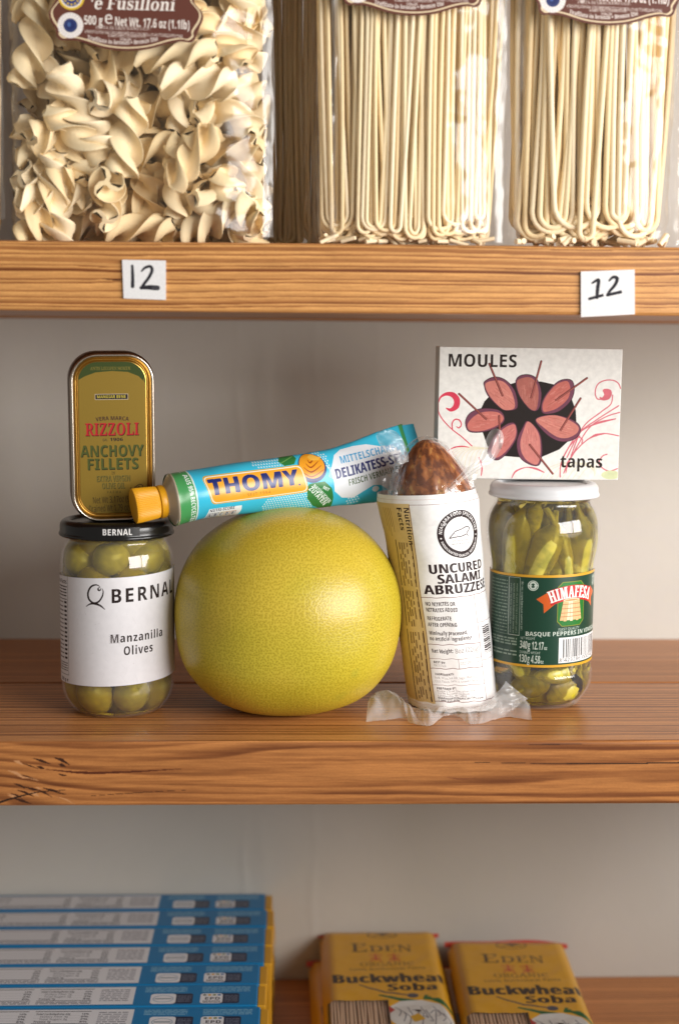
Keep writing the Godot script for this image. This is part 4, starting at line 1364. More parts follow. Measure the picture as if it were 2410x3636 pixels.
# ---------------------------------------------------------------- the mustard tube
func build_tube() -> void:
	var tube := thing("mustard_tube", "light blue mustard tube lying on the pomelo with yellow screw cap", "tube")
	# centre line, half height and half depth along the tube
	var cx := [Vector3(-0.0702, 0.1327, -0.0550), Vector3(-0.0538, 0.1357, -0.0615), Vector3(-0.0280, 0.1383, -0.0700), Vector3(0.0090, 0.1412, -0.0845), Vector3(0.0365, 0.1442, -0.0960), Vector3(0.0618, 0.1492, -0.1075), Vector3(0.0795, 0.1532, -0.1165)]
	var hh := [0.0158, 0.0150, 0.0158, 0.0171, 0.0188, 0.0214, 0.0225]
	var dd := [0.0158, 0.0160, 0.0146, 0.0120, 0.0090, 0.0048, 0.0006]
	var n := noise(15, 1.0, 2)
	var spot := func(u: float) -> Array:
		var s := clampf(u, 0.0, 1.0) * 6.0
		var k := mini(int(s), 5)
		var f := s - k
		var k0 := maxi(k - 1, 0)
		var k2 := mini(k + 2, 6)
		return [(cx[k] as Vector3).cubic_interpolate(cx[k + 1], cx[k0], cx[k2], f), cubic_interpolate(hh[k], hh[k + 1], hh[k0], hh[k2], f), maxf(cubic_interpolate(dd[k], dd[k + 1], dd[k0], dd[k2], f), 0.0005)]
	var axis := Vector3(0.1497, 0.0205, -0.0615).normalized()
	var out := axis.cross(Vector3.UP).cross(axis)
	var b := MB.new()
	var side := axis.cross(Vector3.UP).normalized()   # towards the viewer
	if side.z < 0:
		side = -side
	var up := side.cross(axis).normalized()
	if up.y < 0:
		up = -up
	b.grid(96, 40, func(u: float, w: float) -> Vector3:
		var q: Array = spot.call(u)
		var an := (w - 0.5) * TAU     # 0 towards the viewer
		var dent := 1.0 - 0.10 * exp(-pow((u - 0.42) / 0.10, 2.0) - pow((an + 0.9) / 0.5, 2.0)) - 0.07 * exp(-pow((u - 0.63) / 0.05, 2.0) - pow((an + 1.0) / 0.4, 2.0)) + 0.028 * n.get_noise_2d(u * 5.0, an * 0.8)
		var tw := 0.42 * smoothstep(0.35, 1.0, u)
		var up2 := up * cos(tw) - side * sin(tw)
		var side2 := side * cos(tw) + up * sin(tw)
		return q[0] + (up2 * sin(an) * q[1] * (1.0 + 0.08 * smoothstep(0.5, 1.0, u)) + side2 * cos(an) * q[2]) * dent)
	var run := [272.0, 417.0, 640.0, 952.0, 1176.0, 1376.0, 1490.0]     # how far along the print each station lies
	# print runs along the axis and up the front in true size
	for k in b.v.size():
		var u := b.t[k].x
		var q: Array = spot.call(u)
		var tw := 0.42 * smoothstep(0.35, 1.0, u)
		var h := (b.v[k] - (q[0] as Vector3)).dot(up * cos(tw) - side * sin(tw))
		var s := clampf(u, 0.0, 1.0) * 6.0
		var a := mini(int(s), 5)
		var zx := cubic_interpolate(run[a], run[a + 1], run[maxi(a - 1, 0)], run[mini(a + 2, 6)], s - a)
		b.t[k] = Vector2(((zx - 266.0) / 0.9885 * 1.07 + 16.0) / 1320.0, 0.5 - h / 0.052)
	var p := Pic.new(1320, 380, rgb(56, 182, 214), Transform2D(0.1518, Vector2(0, 0)))
	var k0 := 1.0
	p.xf = Transform2D(0.0, Vector2(16, 190)) * Transform2D(Vector2(1.07, 0), Vector2(0, 0.86), Vector2.ZERO) * Transform2D(0.1518, Vector2.ZERO) * Transform2D(0.0, Vector2(-266, -424))
	var white := rgb(232, 236, 238)
	var navy := rgb(28, 40, 106)
	var leaf := rgb(44, 118, 58)
	# fields of dots
	for f in [[Vector2(760, 215), 95.0, 42.0], [Vector2(860, 430), 150.0, 60.0], [Vector2(1010, 215), 46.0, 60.0], [Vector2(1190, 420), 30.0, 20.0]]:
		var r := RandomNumberGenerator.new()
		r.seed = int(f[1])
		for a in range(-12, 13):
			for c in range(-9, 10):
				var q := Vector2((a + 0.5 * (c & 1)) * 14.0, c * 12.0)
				if pow(q.x / f[1], 2.0) + pow(q.y / f[2], 2.0) < 1.0:
					p.ellipse(f[0] + q.rotated(-0.15), 4.2, 4.2, rgb(196, 222, 232))
	# green ring with its line of small print
	var g := [Vector2(200, 296), Vector2(338, 272), Vector2(388, 552), Vector2(250, 590)]
	p.poly([Vector2(180, 200), Vector2(322, 180), Vector2(400, 640), Vector2(240, 660)], rgb(68, 146, 84))
	p.poly([Vector2(322, 180), Vector2(330, 178), Vector2(408, 640), Vector2(400, 640)], rgb(206, 220, 214))
	p.fit("TUBE AUS 95% RECYCELTEM ALU", Vector2(300, 230), Vector2(366, 600), 22, white, "bold")
	# white cloud on the right
	var cl := []
	for q in [Vector2(1090, 180), Vector2(1130, 150), Vector2(1200, 135), Vector2(1270, 132), Vector2(1340, 150), Vector2(1400, 150), Vector2(1440, 180), Vector2(1440, 380), Vector2(1380, 400), Vector2(1330, 360), Vector2(1290, 356), Vector2(1240, 380), Vector2(1190, 408), Vector2(1130, 405), Vector2(1085, 370), Vector2(1078, 320), Vector2(1062, 260)]:
		cl.append(q)
	p.poly(cl, rgb(222, 226, 232))
	p.ellipse(Vector2(1302, 376), 18, 14, rgb(222, 226, 232))
	for s in 6:
		p.curve([Vector2(1040 + s * 8, 232 + s * 4), Vector2(1056 + s * 6, 262 + s * 5), Vector2(1052 + s * 6, 292 + s * 4)], 2.2, white)
	# mustard in its bowl
	p.ellipse(Vector2(966, 246), 74, 76, navy)
	p.ellipse(Vector2(966, 236), 66, 64, rgb(222, 150, 38))
	for s in 4:
		p.curve([Vector2(908 + s * 14, 262 - s * 20), Vector2(960, 290 - s * 24), Vector2(1026 - s * 12, 254 - s * 22)], [2, 8, 2], rgb(150, 72, 22))
	p.poly([Vector2(952, 190), Vector2(975, 172), Vector2(1000, 186), Vector2(1022, 186), Vector2(1006, 204), Vector2(970, 206)], rgb(232, 176, 70))
	# leaves
	p.poly([Vector2(800, 215), Vector2(822, 190), Vector2(888, 176), Vector2(896, 196), Vector2(876, 226), Vector2(824, 236)], leaf)
	p.line([Vector2(806, 226), Vector2(884, 186)], 3, rgb(120, 170, 90))
	p.poly([Vector2(936, 352), Vector2(946, 328), Vector2(978, 322), Vector2(1028, 316), Vector2(1068, 352), Vector2(1084, 400), Vector2(1090, 452), Vector2(1040, 460), Vector2(988, 444), Vector2(946, 404)], leaf)
	p.fit("MIT", Vector2(1018, 352), Vector2(1050, 370), 16, white, "bold")
	p.fit("NATÜRLICHEN", Vector2(964, 340), Vector2(1068, 432), 17, white, "bold")
	p.fit("ZUTATEN", Vector2(944, 356), Vector2(1046, 446), 24, white, "bold")
	# the name plate
	var plate := func(m: float, col: Color) -> void:
		var a := Vector2(396, 306)
		var ex := Vector2(512, -78).normalized()
		var ey := Vector2(-ex.y, ex.x)
		var pts := []
		var cs := [Vector2(0 + m, 0 + m), Vector2(518 - m, 0 + m), Vector2(534 - m, 142 - m), Vector2(28 + m, 142 - m)]
		for c in 4:
			var prv: Vector2 = cs[(c + 3) % 4]
			var cur: Vector2 = cs[c]
			var nxt: Vector2 = cs[(c + 1) % 4]
			for s in 6:
				var f := s / 5.0
				var q := (cur + (prv - cur).normalized() * 26.0).lerp(cur, f).lerp(cur.lerp(cur + (nxt - cur).normalized() * 26.0, f), f)
				pts.append(a + ex * q.x + ey * q.y)
		p.poly(pts, col)
	plate.call(-2.0, rgb(206, 160, 60))
	plate.call(3.0, rgb(232, 228, 214))
	plate.call(7.0, rgb(230, 160, 44))
	for s in [Vector2(-2.5, 0), Vector2(2.5, 0), Vector2(0, -1.5), Vector2(0, 1.5)]:
		p.fit("THOMY", Vector2(430, 396) + s, Vector2(892, 328) + s, 76, navy, "bold", -1.0)
	p.ellipse(Vector2(895, 330), 5, 5, navy)
	p.fit("– SEIT 1954 –", Vector2(602, 400), Vector2(772, 374), 15, rgb(140, 92, 44), "sans", 14.0)
	p.fit("MITTELSCHARFER", Vector2(1118, 228), Vector2(1470, 176), 40, rgb(72, 158, 206), "bold")
	for s in [Vector2(-1, 0), Vector2(1.5, 0)]:
		p.fit("DELIKATESS-SENF", Vector2(1088, 308) + s, Vector2(1500, 240) + s, 52, navy, "bold")
	p.fit("FRISCH VERMAHLEN", Vector2(1158, 346), Vector2(1450, 296), 32, rgb(72, 96, 60), "bold")
	# score panel underneath
	p.poly([Vector2(436, 468), Vector2(604, 444), Vector2(610, 470), Vector2(596, 560), Vector2(426, 580)], white)
	p.fit("NUTRI-SCORE", Vector2(442, 486), Vector2(570, 464), 15, rgb(60, 62, 84), "bold")
	for s in 5:
		var c := Vector2(452 + s * 30, 506 - s * 4.4)
		p.poly([c + Vector2(-13, -13), c + Vector2(13, -16), c + Vector2(13, 16), c + Vector2(-13, 18)], [rgb(80, 84, 92), rgb(96, 100, 106), rgb(206, 170, 60), rgb(210, 140, 60), rgb(190, 110, 70)][s])
		p.poly([c + Vector2(-11, -11), c + Vector2(11, -14), c + Vector2(11, 14), c + Vector2(-11, 16)], rgb(214, 216, 220))
		p.fit("ABCDE"[s], c + Vector2(-7, 9), c + Vector2(7, 7), 17, rgb(60, 62, 84), "bold")
	var pm := mat("tube_print", Color.WHITE, 0.3, 0.5, p.tex())
	part("tube_body", [[b, pm]], tube)
	# crimped end
	var e: Array = spot.call(1.0)
	var cr := MB.new()
	cr.rbox(Vector3(0.0035, 0, 0), Vector3(0.0085, 0.0462, 0.0016), 0.0005)
	var tm := mat("tube_foil", rgb(60, 182, 214), 0.3)
	var ce := part("crimp", [[cr, tm]], tube)
	ce.basis = Basis(axis, up, side) * Basis(Vector3.RIGHT, -0.42)
	ce.position = e[0]
	# shoulder, collar and ridged cap are turned round the tube's own axis
	var ax: Vector3 = (cx[0] - Vector3(-0.0920, 0.1297, -0.0475)).normalized()
	var turned := Basis(Quaternion(Vector3.UP, ax))
	var sh := MB.new()
	sh.lathe(smooth_profile([Vector2(0.0088, -0.0042), Vector2(0.0100, -0.0030), Vector2(0.0140, -0.0006), Vector2(0.0158, 0.0006), Vector2(0.0159, 0.0016)], 3), 48)
	var so := part("shoulder", [[sh, mat("grey_shoulder", rgb(168, 156, 136), 0.3)]], tube)
	so.basis = turned
	so.position = cx[0]
	var yel := mat("yellow_plastic", rgb(222, 158, 24), 0.4)
	var co := MB.new()
	co.lathe([Vector2(0.0001, -0.0078), Vector2(0.0094, -0.0078), Vector2(0.0099, -0.0074), Vector2(0.0100, -0.0046), Vector2(0.0094, -0.0042), Vector2(0.0091, -0.0032), Vector2(0.0080, -0.0028)], 48)
	var cap := MB.new()
	cap.grid(240, 9, func(u: float, w: float) -> Vector3:
		var an := u * TAU
		var rows := [[0.0001, -0.0232], [0.0088, -0.0232], [0.0098, -0.0230], [0.0103, -0.0226], [0.0103, -0.0200], [0.0100, -0.0160], [0.0097, -0.0120], [0.0094, -0.0088], [0.0092, -0.0081], [0.0001, -0.0080]]
		var k := roundi(w * 9)
		var r: float = rows[k][0]
		if k >= 3 and k <= 7:
			r += 0.00018 * (1.0 if int(u * 240.0) % 4 < 2 else -1.0)
		return Vector3(r * sin(an), rows[k][1], r * cos(an)), true)
	var cm := part("cap", [[cap, yel]], tube)
	part("collar", [[co, yel]], cm)
	cm.basis = turned
	cm.position = cx[0]

# ---------------------------------------------------------------- the salami
func build_salami() -> void:
	var sal := thing("salami", "short salami in clear wrap with white paper label, leaning beside the pomelo", "salami", Vector3(0.1052, 0.0, -0.0868))
	var lump := noise(25, 1.0, 3)
	var soft := noise(26, 1.0, 2)
	var axis := func(y: float) -> Vector3:
		return Vector3(-0.1430 * y, y, 0.055 * y)
	var rad := func(an: float, y: float) -> float:
		var r := 0.0276 + 0.0016 * y / 0.136
		r += 0.0011 * soft.get_noise_2d(an * 0.9, y * 18.0)
		r -= 0.0014 * exp(-pow((an + 0.05) / 0.22, 2.0)) * smoothstep(0.085, 0.03, y)
		r += 0.0030 * smoothstep(0.10, 0.138, y) * exp(-pow((an + 1.5) / 0.7, 2.0))
		r += 0.0012 * smoothstep(0.09, 0.138, y) * exp(-pow((an - 1.3) / 0.5, 2.0))
		r -= 0.0016 * smoothstep(0.130, 0.137, y)
		return r
	# the meat
	var meat := MB.new()
	var prof := [[0.000, 0.020], [0.004, 0.0262], [0.03, 0.0268], [0.07, 0.0270], [0.11, 0.0268], [0.128, 0.0262], [0.1365, 0.0248], [0.143, 0.0228], [0.150, 0.0194], [0.157, 0.0152], [0.163, 0.0106], [0.1664, 0.0066], [0.1680, 0.0030], [0.1684, 0.0001]]
	meat.grid(120, 110, func(u: float, w: float) -> Vector3:
		var an := u * TAU + PI
		var s := w * 13.0
		var k := mini(int(s), 12)
		var y := lerpf(prof[k][0], prof[k + 1][0], s - k)
		var r := cubic_interpolate(prof[k][1], prof[k + 1][1], prof[maxi(k - 1, 0)][1], prof[mini(k + 2, 13)][1], s - k)
		var fold := absf(lump.get_noise_3d(sin(an) * 1.7, y * 18.0, cos(an) * 1.7))
		r *= 0.985 + 0.07 * fold * smoothstep(0.09, 0.125, y)
		r = maxf(r, 0.0001)
		var c: Vector3 = axis.call(y)
		c.x += 0.0040 * smoothstep(0.09, 0.13, y)
		return c + Vector3(r * sin(an), 0, r * cos(an) * 0.97), true)
	var mi := Image.create(512, 512, false, Image.FORMAT_RGB8)
	var n1 := noise(27, 1.0, 3)
	var n2 := noise(28, 1.0, 3)
	for y in 512:
		for x in 512:
			var a := TAU * x / 512.0
			var h := y / 512.0
			var t := 0.5 + 0.75 * n1.get_noise_3d(sin(a) * 2.3, h * 8.5, cos(a) * 2.3)
			var f := absf(n2.get_noise_3d(sin(a) * 2.2 + 9.0, h * 7.0, cos(a) * 2.2))
			var c := rgb(104, 54, 26).lerp(rgb(158, 94, 46), smoothstep(0.25, 0.65, t)).lerp(rgb(200, 154, 88), smoothstep(0.68, 0.9, t) * 0.85)
			c = c.lerp(rgb(70, 34, 16), smoothstep(0.07, 0.0, f) * 0.55)
			mi.set_pixel(x, y, c)
	var mm := mat("cured_meat", Color.WHITE, 0.38, 0.5, ImageTexture.create_from_image(mi))
	mm.clearcoat_enabled = true
	mm.clearcoat = 1.0
	mm.clearcoat_roughness = 0.1
	part("meat", [[meat, mm]], sal)
	# clear wrap drawn tight over the top, with a welded seam standing off on both sides
	var wrap := MB.new()
	wrap.grid(90, 60, func(u: float, w: float) -> Vector3:
		var an := u * TAU + PI
		var y := lerpf(0.118, 0.1705, w)
		var t := (y - 0.118) / 0.0525
		var r := 0.0285 * pow(maxf(1.0 - pow(t, 2.0), 0.0), 0.62) + 0.0010
		if w > 0.99:
			r = 0.0001
		r += 0.0009 * lump.get_noise_3d(sin(an) * 3.0, y * 60.0, cos(an) * 3.0) + 0.0005 * absf(soft.get_noise_3d(sin(an) * 6.0, y * 160.0, cos(an) * 6.0))
		var c: Vector3 = axis.call(y)
		c.x += 0.0034 * smoothstep(0.118, 0.14, y)
		return c + Vector3(r * sin(an), 0, r * cos(an) * 0.97), true)
	part("wrap", [[wrap, pane("tight_film", 0.01, 0.05, Color.WHITE, 0.5)]], sal)
	var haze := pane("welded_film", 0.26, 0.25, rgb(236, 236, 236))
	var thin := pane("slack_film", 0.035, 0.18, rgb(236, 236, 236))
	var at := sal.position
	# a leaf of film: rows of (left, right) points in the scene, smoothed, thickened by a ripple
	var leaf := func(called: String, rows: Array, m: Material, ripple: float, sd: int) -> void:
		var rn := noise(sd, 1.0, 2)
		var b := MB.new()
		var last := rows.size() - 1
		b.grid(14, 36, func(u: float, w: float) -> Vector3:
			var s := w * last
			var k := mini(int(s), last - 1)
			var f := s - k
			var a: Vector3 = (rows[k][0] as Vector3).cubic_interpolate(rows[k + 1][0], rows[maxi(k - 1, 0)][0], rows[mini(k + 2, last)][0], f)
			var c: Vector3 = (rows[k][1] as Vector3).cubic_interpolate(rows[k + 1][1], rows[maxi(k - 1, 0)][1], rows[mini(k + 2, last)][1], f)
			var q := a.lerp(c, u)
			q.z += ripple * (0.8 * rn.get_noise_2d(u * 1.3, w * 2.2) + 0.5 * sin(u * PI)) + ripple * 0.1 * rn.get_noise_2d(u * 4.0, w * 5.0)
			return q - at)
		part(called, [[b, m]], sal)
	leaf.call("wrap_ear", [[Vector3(0.0650, 0.1545, -0.0580), Vector3(0.0722, 0.1560, -0.0600)], [Vector3(0.0612, 0.1580, -0.0590), Vector3(0.0722, 0.1600, -0.0610)], [Vector3(0.0570, 0.1630, -0.0610), Vector3(0.0706, 0.1655, -0.0620)], [Vector3(0.0536, 0.1685, -0.0640), Vector3(0.0682, 0.1700, -0.0640)], [Vector3(0.0532, 0.1722, -0.0670), Vector3(0.0648, 0.1738, -0.0660)], [Vector3(0.0560, 0.1744, -0.0690), Vector3(0.0610, 0.1750, -0.0680)]], haze, 0.005, 2)
	leaf.call("wrap_seam", [[Vector3(0.0585, 0.1318, -0.0720), Vector3(0.0705, 0.1330, -0.0690)], [Vector3(0.0572, 0.1400, -0.0730), Vector3(0.0710, 0.1410, -0.0700)], [Vector3(0.0565, 0.1485, -0.0740), Vector3(0.0722, 0.1480, -0.0710)], [Vector3(0.0640, 0.1525, -0.0730), Vector3(0.0728, 0.1520, -0.0720)], [Vector3(0.0662, 0.1560, -0.0720), Vector3(0.0730, 0.1570, -0.0730)]], thin, 0.003, 3)
	leaf.call("wrap_seam", [[Vector3(0.0985, 0.1330, -0.0680), Vector3(0.1150, 0.1376, -0.0730)], [Vector3(0.0985, 0.1430, -0.0690), Vector3(0.1150, 0.1440, -0.0730)], [Vector3(0.0965, 0.1500, -0.0700), Vector3(0.1146, 0.1492, -0.0730)], [Vector3(0.0950, 0.1560, -0.0730), Vector3(0.1035, 0.1548, -0.0740)], [Vector3(0.0915, 0.1610, -0.0750), Vector3(0.0998, 0.1612, -0.0760)], [Vector3(0.0860, 0.1650, -0.0770), Vector3(0.0957, 0.1672, -0.0770)], [Vector3(0.0780, 0.1660, -0.0780), Vector3(0.0832, 0.1676, -0.0780)], [Vector3(0.0725, 0.1630, -0.0780), Vector3(0.0738, 0.1648, -0.0780)]], thin, 0.003, 4)
	leaf.call("wrap_ear", [[Vector3(0.0935, 0.1400, -0.0480), Vector3(0.0952, 0.1392, -0.0480)], [Vector3(0.1000, 0.1472, -0.0480), Vector3(0.1030, 0.1452, -0.0480)], [Vector3(0.1060, 0.1535, -0.0490), Vector3(0.1108, 0.1502, -0.0500)], [Vector3(0.1125, 0.1582, -0.0505), Vector3(0.1170, 0.1545, -0.0520)], [Vector3(0.1168, 0.1640, -0.0530), Vector3(0.1222, 0.1572, -0.0530)], [Vector3(0.1182, 0.1702, -0.0550), Vector3(0.1268, 0.1640, -0.0540)], [Vector3(0.1210, 0.1748, -0.0560), Vector3(0.1290, 0.1705, -0.0550)], [Vector3(0.1245, 0.1768, -0.0565), Vector3(0.1280, 0.1750, -0.0560)]], haze, 0.003, 5)
	# the skirt of film at the foot: from the label's lower edge down to a wavy hem on the board
	var hem := [Vector3(0.0472, 0.0006, -0.0400), Vector3(0.0575, 0.0006, -0.0433), Vector3(0.0700, 0.0006, -0.0470), Vector3(0.0735, 0.0006, -0.0380), Vector3(0.0806, 0.0006, -0.0315), Vector3(0.0866, 0.0006, -0.0330), Vector3(0.0939, 0.0006, -0.0500), Vector3(0.0999, 0.0006, -0.0545), Vector3(0.1049, 0.0006, -0.0500), Vector3(0.1080, 0.0006, -0.0360), Vector3(0.1131, 0.0006, -0.0345), Vector3(0.1190, 0.0006, -0.0385), Vector3(0.1327, 0.0006, -0.0500), Vector3(0.1395, 0.0006, -0.0479), Vector3(0.1478, 0.0006, -0.0428)]
	var top := [Vector3(0.0505, 0.0075, -0.0700), Vector3(0.0560, 0.0110, -0.0720), Vector3(0.0630, 0.0120, -0.0710), Vector3(0.0690, 0.0095, -0.0670), Vector3(0.0740, 0.0040, -0.0650), Vector3(0.0830, 0.0030, -0.0620), Vector3(0.0920, 0.0030, -0.0600), Vector3(0.1000, 0.0030, -0.0595), Vector3(0.1060, 0.0030, -0.0600), Vector3(0.1120, 0.0035, -0.0610), Vector3(0.1180, 0.0040, -0.0620), Vector3(0.1240, 0.0060, -0.0650), Vector3(0.1340, 0.0100, -0.0680), Vector3(0.1420, 0.0105, -0.0690), Vector3(0.1490, 0.0060, -0.0640)]
	var sk := MB.new()
	var sn := noise(33, 1.0, 2)
	sk.grid(112, 12, func(u: float, w: float) -> Vector3:
		var s := u * 14.0
		var k := mini(int(s), 13)
		var f := s - k
		var a: Vector3 = (hem[k] as Vector3).cubic_interpolate(hem[k + 1], hem[maxi(k - 1, 0)], hem[mini(k + 2, 14)], f)
		var c: Vector3 = (top[k] as Vector3).cubic_interpolate(top[k + 1], top[maxi(k - 1, 0)], top[mini(k + 2, 14)], f)
		var q := a.lerp(c, w)
		q.y += 0.0036 * sin(w * PI) * (0.7 + 1.2 * sn.get_noise_2d(u * 11.0, w * 0.8)) + 0.0004 * sn.get_noise_2d(u * 30.0, w * 3.0)
		return q - at)
	part("wrap_skirt", [[sk, haze]], sal)
	leaf.call("wrap_flap", [[Vector3(0.1205, 0.0032, -0.0600), Vector3(0.1330, -0.0000, -0.0560)], [Vector3(0.1245, 0.0085, -0.0600), Vector3(0.1390, 0.0035, -0.0570)], [Vector3(0.1296, 0.0140, -0.0610), Vector3(0.1440, 0.0070, -0.0590)], [Vector3(0.1345, 0.0200, -0.0625), Vector3(0.1484, 0.0092, -0.0610)]], haze, 0.003, 6)
	# paper label
	var ink := rgb(40, 26, 28)
	var line := rgb(120, 84, 84)
	var paper := rgb(236, 234, 233)
	var p := Pic.over(Rect2(-62, 0, 124, 137), 992, paper)
	var r := RandomNumberGenerator.new()
	r.seed = 8
	p.rect(-62, 2.6, 62, 2.8, rgb(190, 150, 140))
	p.rect(-62, 133.6, 62, 133.8, rgb(190, 160, 150))
	var tan := rgb(214, 188, 134)
	p.rect(-46, 5, -13.6, 132, tan)
	p.rect(-14.2, 5.6, 60, 5.9, line)
	p.rect(-14.2, 5.6, -13.9, 130.5, line)
	p.rect(-14.2, 130.3, 30, 130.6, line)
	p.fit("Nutrition", Vector2(-17.6, 7), Vector2(-17.6, 31), 3.2, ink, "bold")
	p.fit("Facts", Vector2(-22.2, 7), Vector2(-22.2, 22), 3.2, ink, "bold")
	for b in [[28.0, 57.0], [58.5, 83.0], [85.0, 131.0]]:
		p.rect(-28.2, b[0], -27.6, b[1], ink)
		for s in 5:
			var x: float = [-26, -24.2, -22.4, -20.2, -17.0][s]
			if b[0] > 28 or s < 4:
				p.rect(x - 0.15, b[0] + 1.0, x, b[1], rgb(150, 122, 84))
			var y: float = b[0] + 1.5
			while y < b[1] - 3:
				var l := r.randf_range(2, 8)
				p.rect(x + 0.4, y, x + 1.3, minf(y + l, b[1]), rgb(120, 96, 66) if s != 4 else rgb(70, 50, 40))
				y += l + r.randf_range(1, 4)
		p.rect(-16.2, b[0], -15.6, b[1], rgb(90, 62, 44))
	for s in 5:
		p.rect(-34.0 + s * 1.6, 8, -33.6 + s * 1.6, 20 + 3 * (s % 3), rgb(150, 122, 84))
	# round emblem with a pig
	var c := Vector2(15.4, 25.2)
	p.ellipse(c, 15.2, 14.8, ink)
	p.ellipse(c, 10.9, 10.6, paper)
	p.arc("NIAGARA FOOD SPECIALTIES", c, 12.1, deg_to_rad(183), deg_to_rad(357), 2.0, paper, "bold")
	p.arc("HANDCRAFTED QUALITY, NATURALLY!", c, 13.9, deg_to_rad(164), deg_to_rad(16), 1.5, paper, "bold", true)
	p.ellipse(c + Vector2(-13.0, 1.8), 0.5, 0.5, paper)
	p.ellipse(c + Vector2(13.0, 1.8), 0.5, 0.5, paper)
	p.fit("– EST. 1979 –", c + Vector2(-4.5, -5.2), c + Vector2(4.5, -5.2), 1.0, rgb(110, 96, 96))
	p.curve([c + Vector2(-7.6, 1.6), c + Vector2(-5.2, -0.6), c + Vector2(-3.4, -2.0), c + Vector2(1.0, -3.0), c + Vector2(5.0, -4.0), c + Vector2(7.4, -3.0), c + Vector2(6.4, -1.4), c + Vector2(4.8, 0.0), c + Vector2(5.6, 1.8)], 0.6, rgb(70, 62, 66))
	p.curve([c + Vector2(-7.8, 2.0), c + Vector2(-4.0, 1.6), c + Vector2(0.0, 1.4), c + Vector2(4.0, 0.6)], 0.6, rgb(70, 62, 66))
	p.curve([c + Vector2(-4.6, -0.6), c + Vector2(-3.2, 0.4), c + Vector2(-2.2, 1.4)], 0.3, rgb(110, 104, 110))
	for s in 7:
		p.line([c + Vector2(-3.4 + s * 1.1, -1.4 - s * 0.15), c + Vector2(-2.6 + s * 1.1, 0.9 - s * 0.1)], 0.16, rgb(170, 168, 178))
	p.fit("ITALIAN INSPIRED", c + Vector2(-6.2, 4.4), c + Vector2(6.2, 4.4), 1.0, rgb(90, 80, 80))
	p.fit("MADE IN NEW YORK", c + Vector2(-6.8, 6.3), c + Vector2(6.8, 6.3), 1.0, rgb(90, 80, 80))
	for e in [-0.18, 0.18]:
		p.fit("UNCURED", Vector2(-7.6 + e, 48.4), Vector2(32.5 + e, 48.4), 5.6, ink, "bold")
	for e in [-0.18, 0.18]:
		p.fit("SALAMI", Vector2(-3.0 + e, 54.8), Vector2(29.5 + e, 54.8), 5.6, ink, "bold")
	for e in [-0.18, 0.18]:
		p.fit("ABRUZZESE", Vector2(-11.4 + e, 61.4), Vector2(38.0 + e, 61.4), 5.7, ink, "bold")
	p.rect(-14, 63.4, 60, 63.7, line)
	p.rect(20.4, 63.4, 20.7, 130.4, line)
	p.rect(20.4, 81.0, 60, 81.3, line)
	p.rect(20.4, 105.0, 60, 105.3, line)
	p.fit("NO NITRITES OR", Vector2(-12, 68.8), Vector2(6.0, 68.8), 2.4, ink, "bold")
	p.fit("NITRATES ADDED", Vector2(-12, 72.6), Vector2(7.2, 72.6), 2.4, ink, "bold")
	p.fit("REFRIGERATE", Vector2(-12, 78.0), Vector2(2.8, 78.0), 2.4, ink, "bold")
	p.fit("AFTER OPENING", Vector2(-12, 82.0), Vector2(5.6, 82.0), 2.4, ink, "bold")
	p.fit("Minimally processed,", Vector2(-12, 87.4), Vector2(11.8, 87.4), 2.4, ink, "bold")
	p.fit("no artificial ingredients*", Vector2(-12, 91.0), Vector2(14.8, 91.0), 2.4, ink, "bold")
	p.rect(-14, 93.4, 20.5, 93.7, line)
	p.fit("Net Weight:", Vector2(-12, 99.0), Vector2(1.6, 99.0), 2.5, ink, "bold")
	p.fit("8oz (226g)", Vector2(2.6, 99.0), Vector2(19.6, 98.6), 2.9, rgb(120, 108, 106), "serif")
	p.rect(-14, 102.6, 20.5, 102.9, line)
	p.fit("BEST BY:", Vector2(-11.5, 105.6), Vector2(-4, 105.6), 1.3, ink, "bold")
	p.fit("03/21/2026", Vector2(-11.5, 107.6), Vector2(-4, 107.6), 1.3, rgb(140, 130, 130), "serif")
	p.rect(4.0, 102.6, 4.3, 109, line)
	p.fit("03212025-206", Vector2(5.0, 106.4), Vector2(18.4, 106.2), 1.8, rgb(150, 142, 140), "serif")
	p.rect(-14, 108.8, 20.5, 109.1, line)
	p.fit("INGREDIENTS:", Vector2(-11.5, 113.4), Vector2(0.4, 113.4), 1.4, ink, "bold")
	p.fit("Pork, Wine, Sea Salt, Sugar, Black Pepper,", Vector2(-12, 115.8), Vector2(18, 115.6), 1.4, rgb(150, 142, 142), "serif")
	p.fit("Chili Flakes, Garlic & Aromatic Spices", Vector2(-12, 118.0), Vector2(16, 117.8), 1.4, rgb(150, 142, 142), "serif")
	p.rect(-14, 119.6, 20.5, 119.9, line)
	p.fit("PREPARED BY:", Vector2(-11.5, 122.6), Vector2(0.8, 122.6), 1.4, ink, "bold")
	p.fit("Niagara Food Specialties, USA", Vector2(-11.5, 124.2), Vector2(13, 124.2), 1.2, rgb(130, 120, 120))
	p.fit("10190 Roosevelt Highway", Vector2(-11.5, 125.8), Vector2(9, 125.8), 1.2, rgb(130, 120, 120))
	p.fit("Lyndonville, NY 14098", Vector2(-11.5, 127.2), Vector2(7, 127.2), 1.1, rgb(130, 120, 120))
	p.fit("NIAGARAFOODSPECIALTIES.COM", Vector2(-11.5, 128.8), Vector2(18, 128.8), 1.2, ink, "bold")
	p.fit("1.800.324.2998", Vector2(-11.5, 130.1), Vector2(2, 130.1), 0.9, ink, "bold")
	p.ellipse(Vector2(28, 71), 5.2, 6.4, rgb(190, 182, 182))
	p.ellipse(Vector2(28, 71), 4.9, 6.1, paper)
	p.rows(24.6, 67, 31.4, 75, 5, 0.6, rgb(190, 182, 182), r)
	var by := 84.0
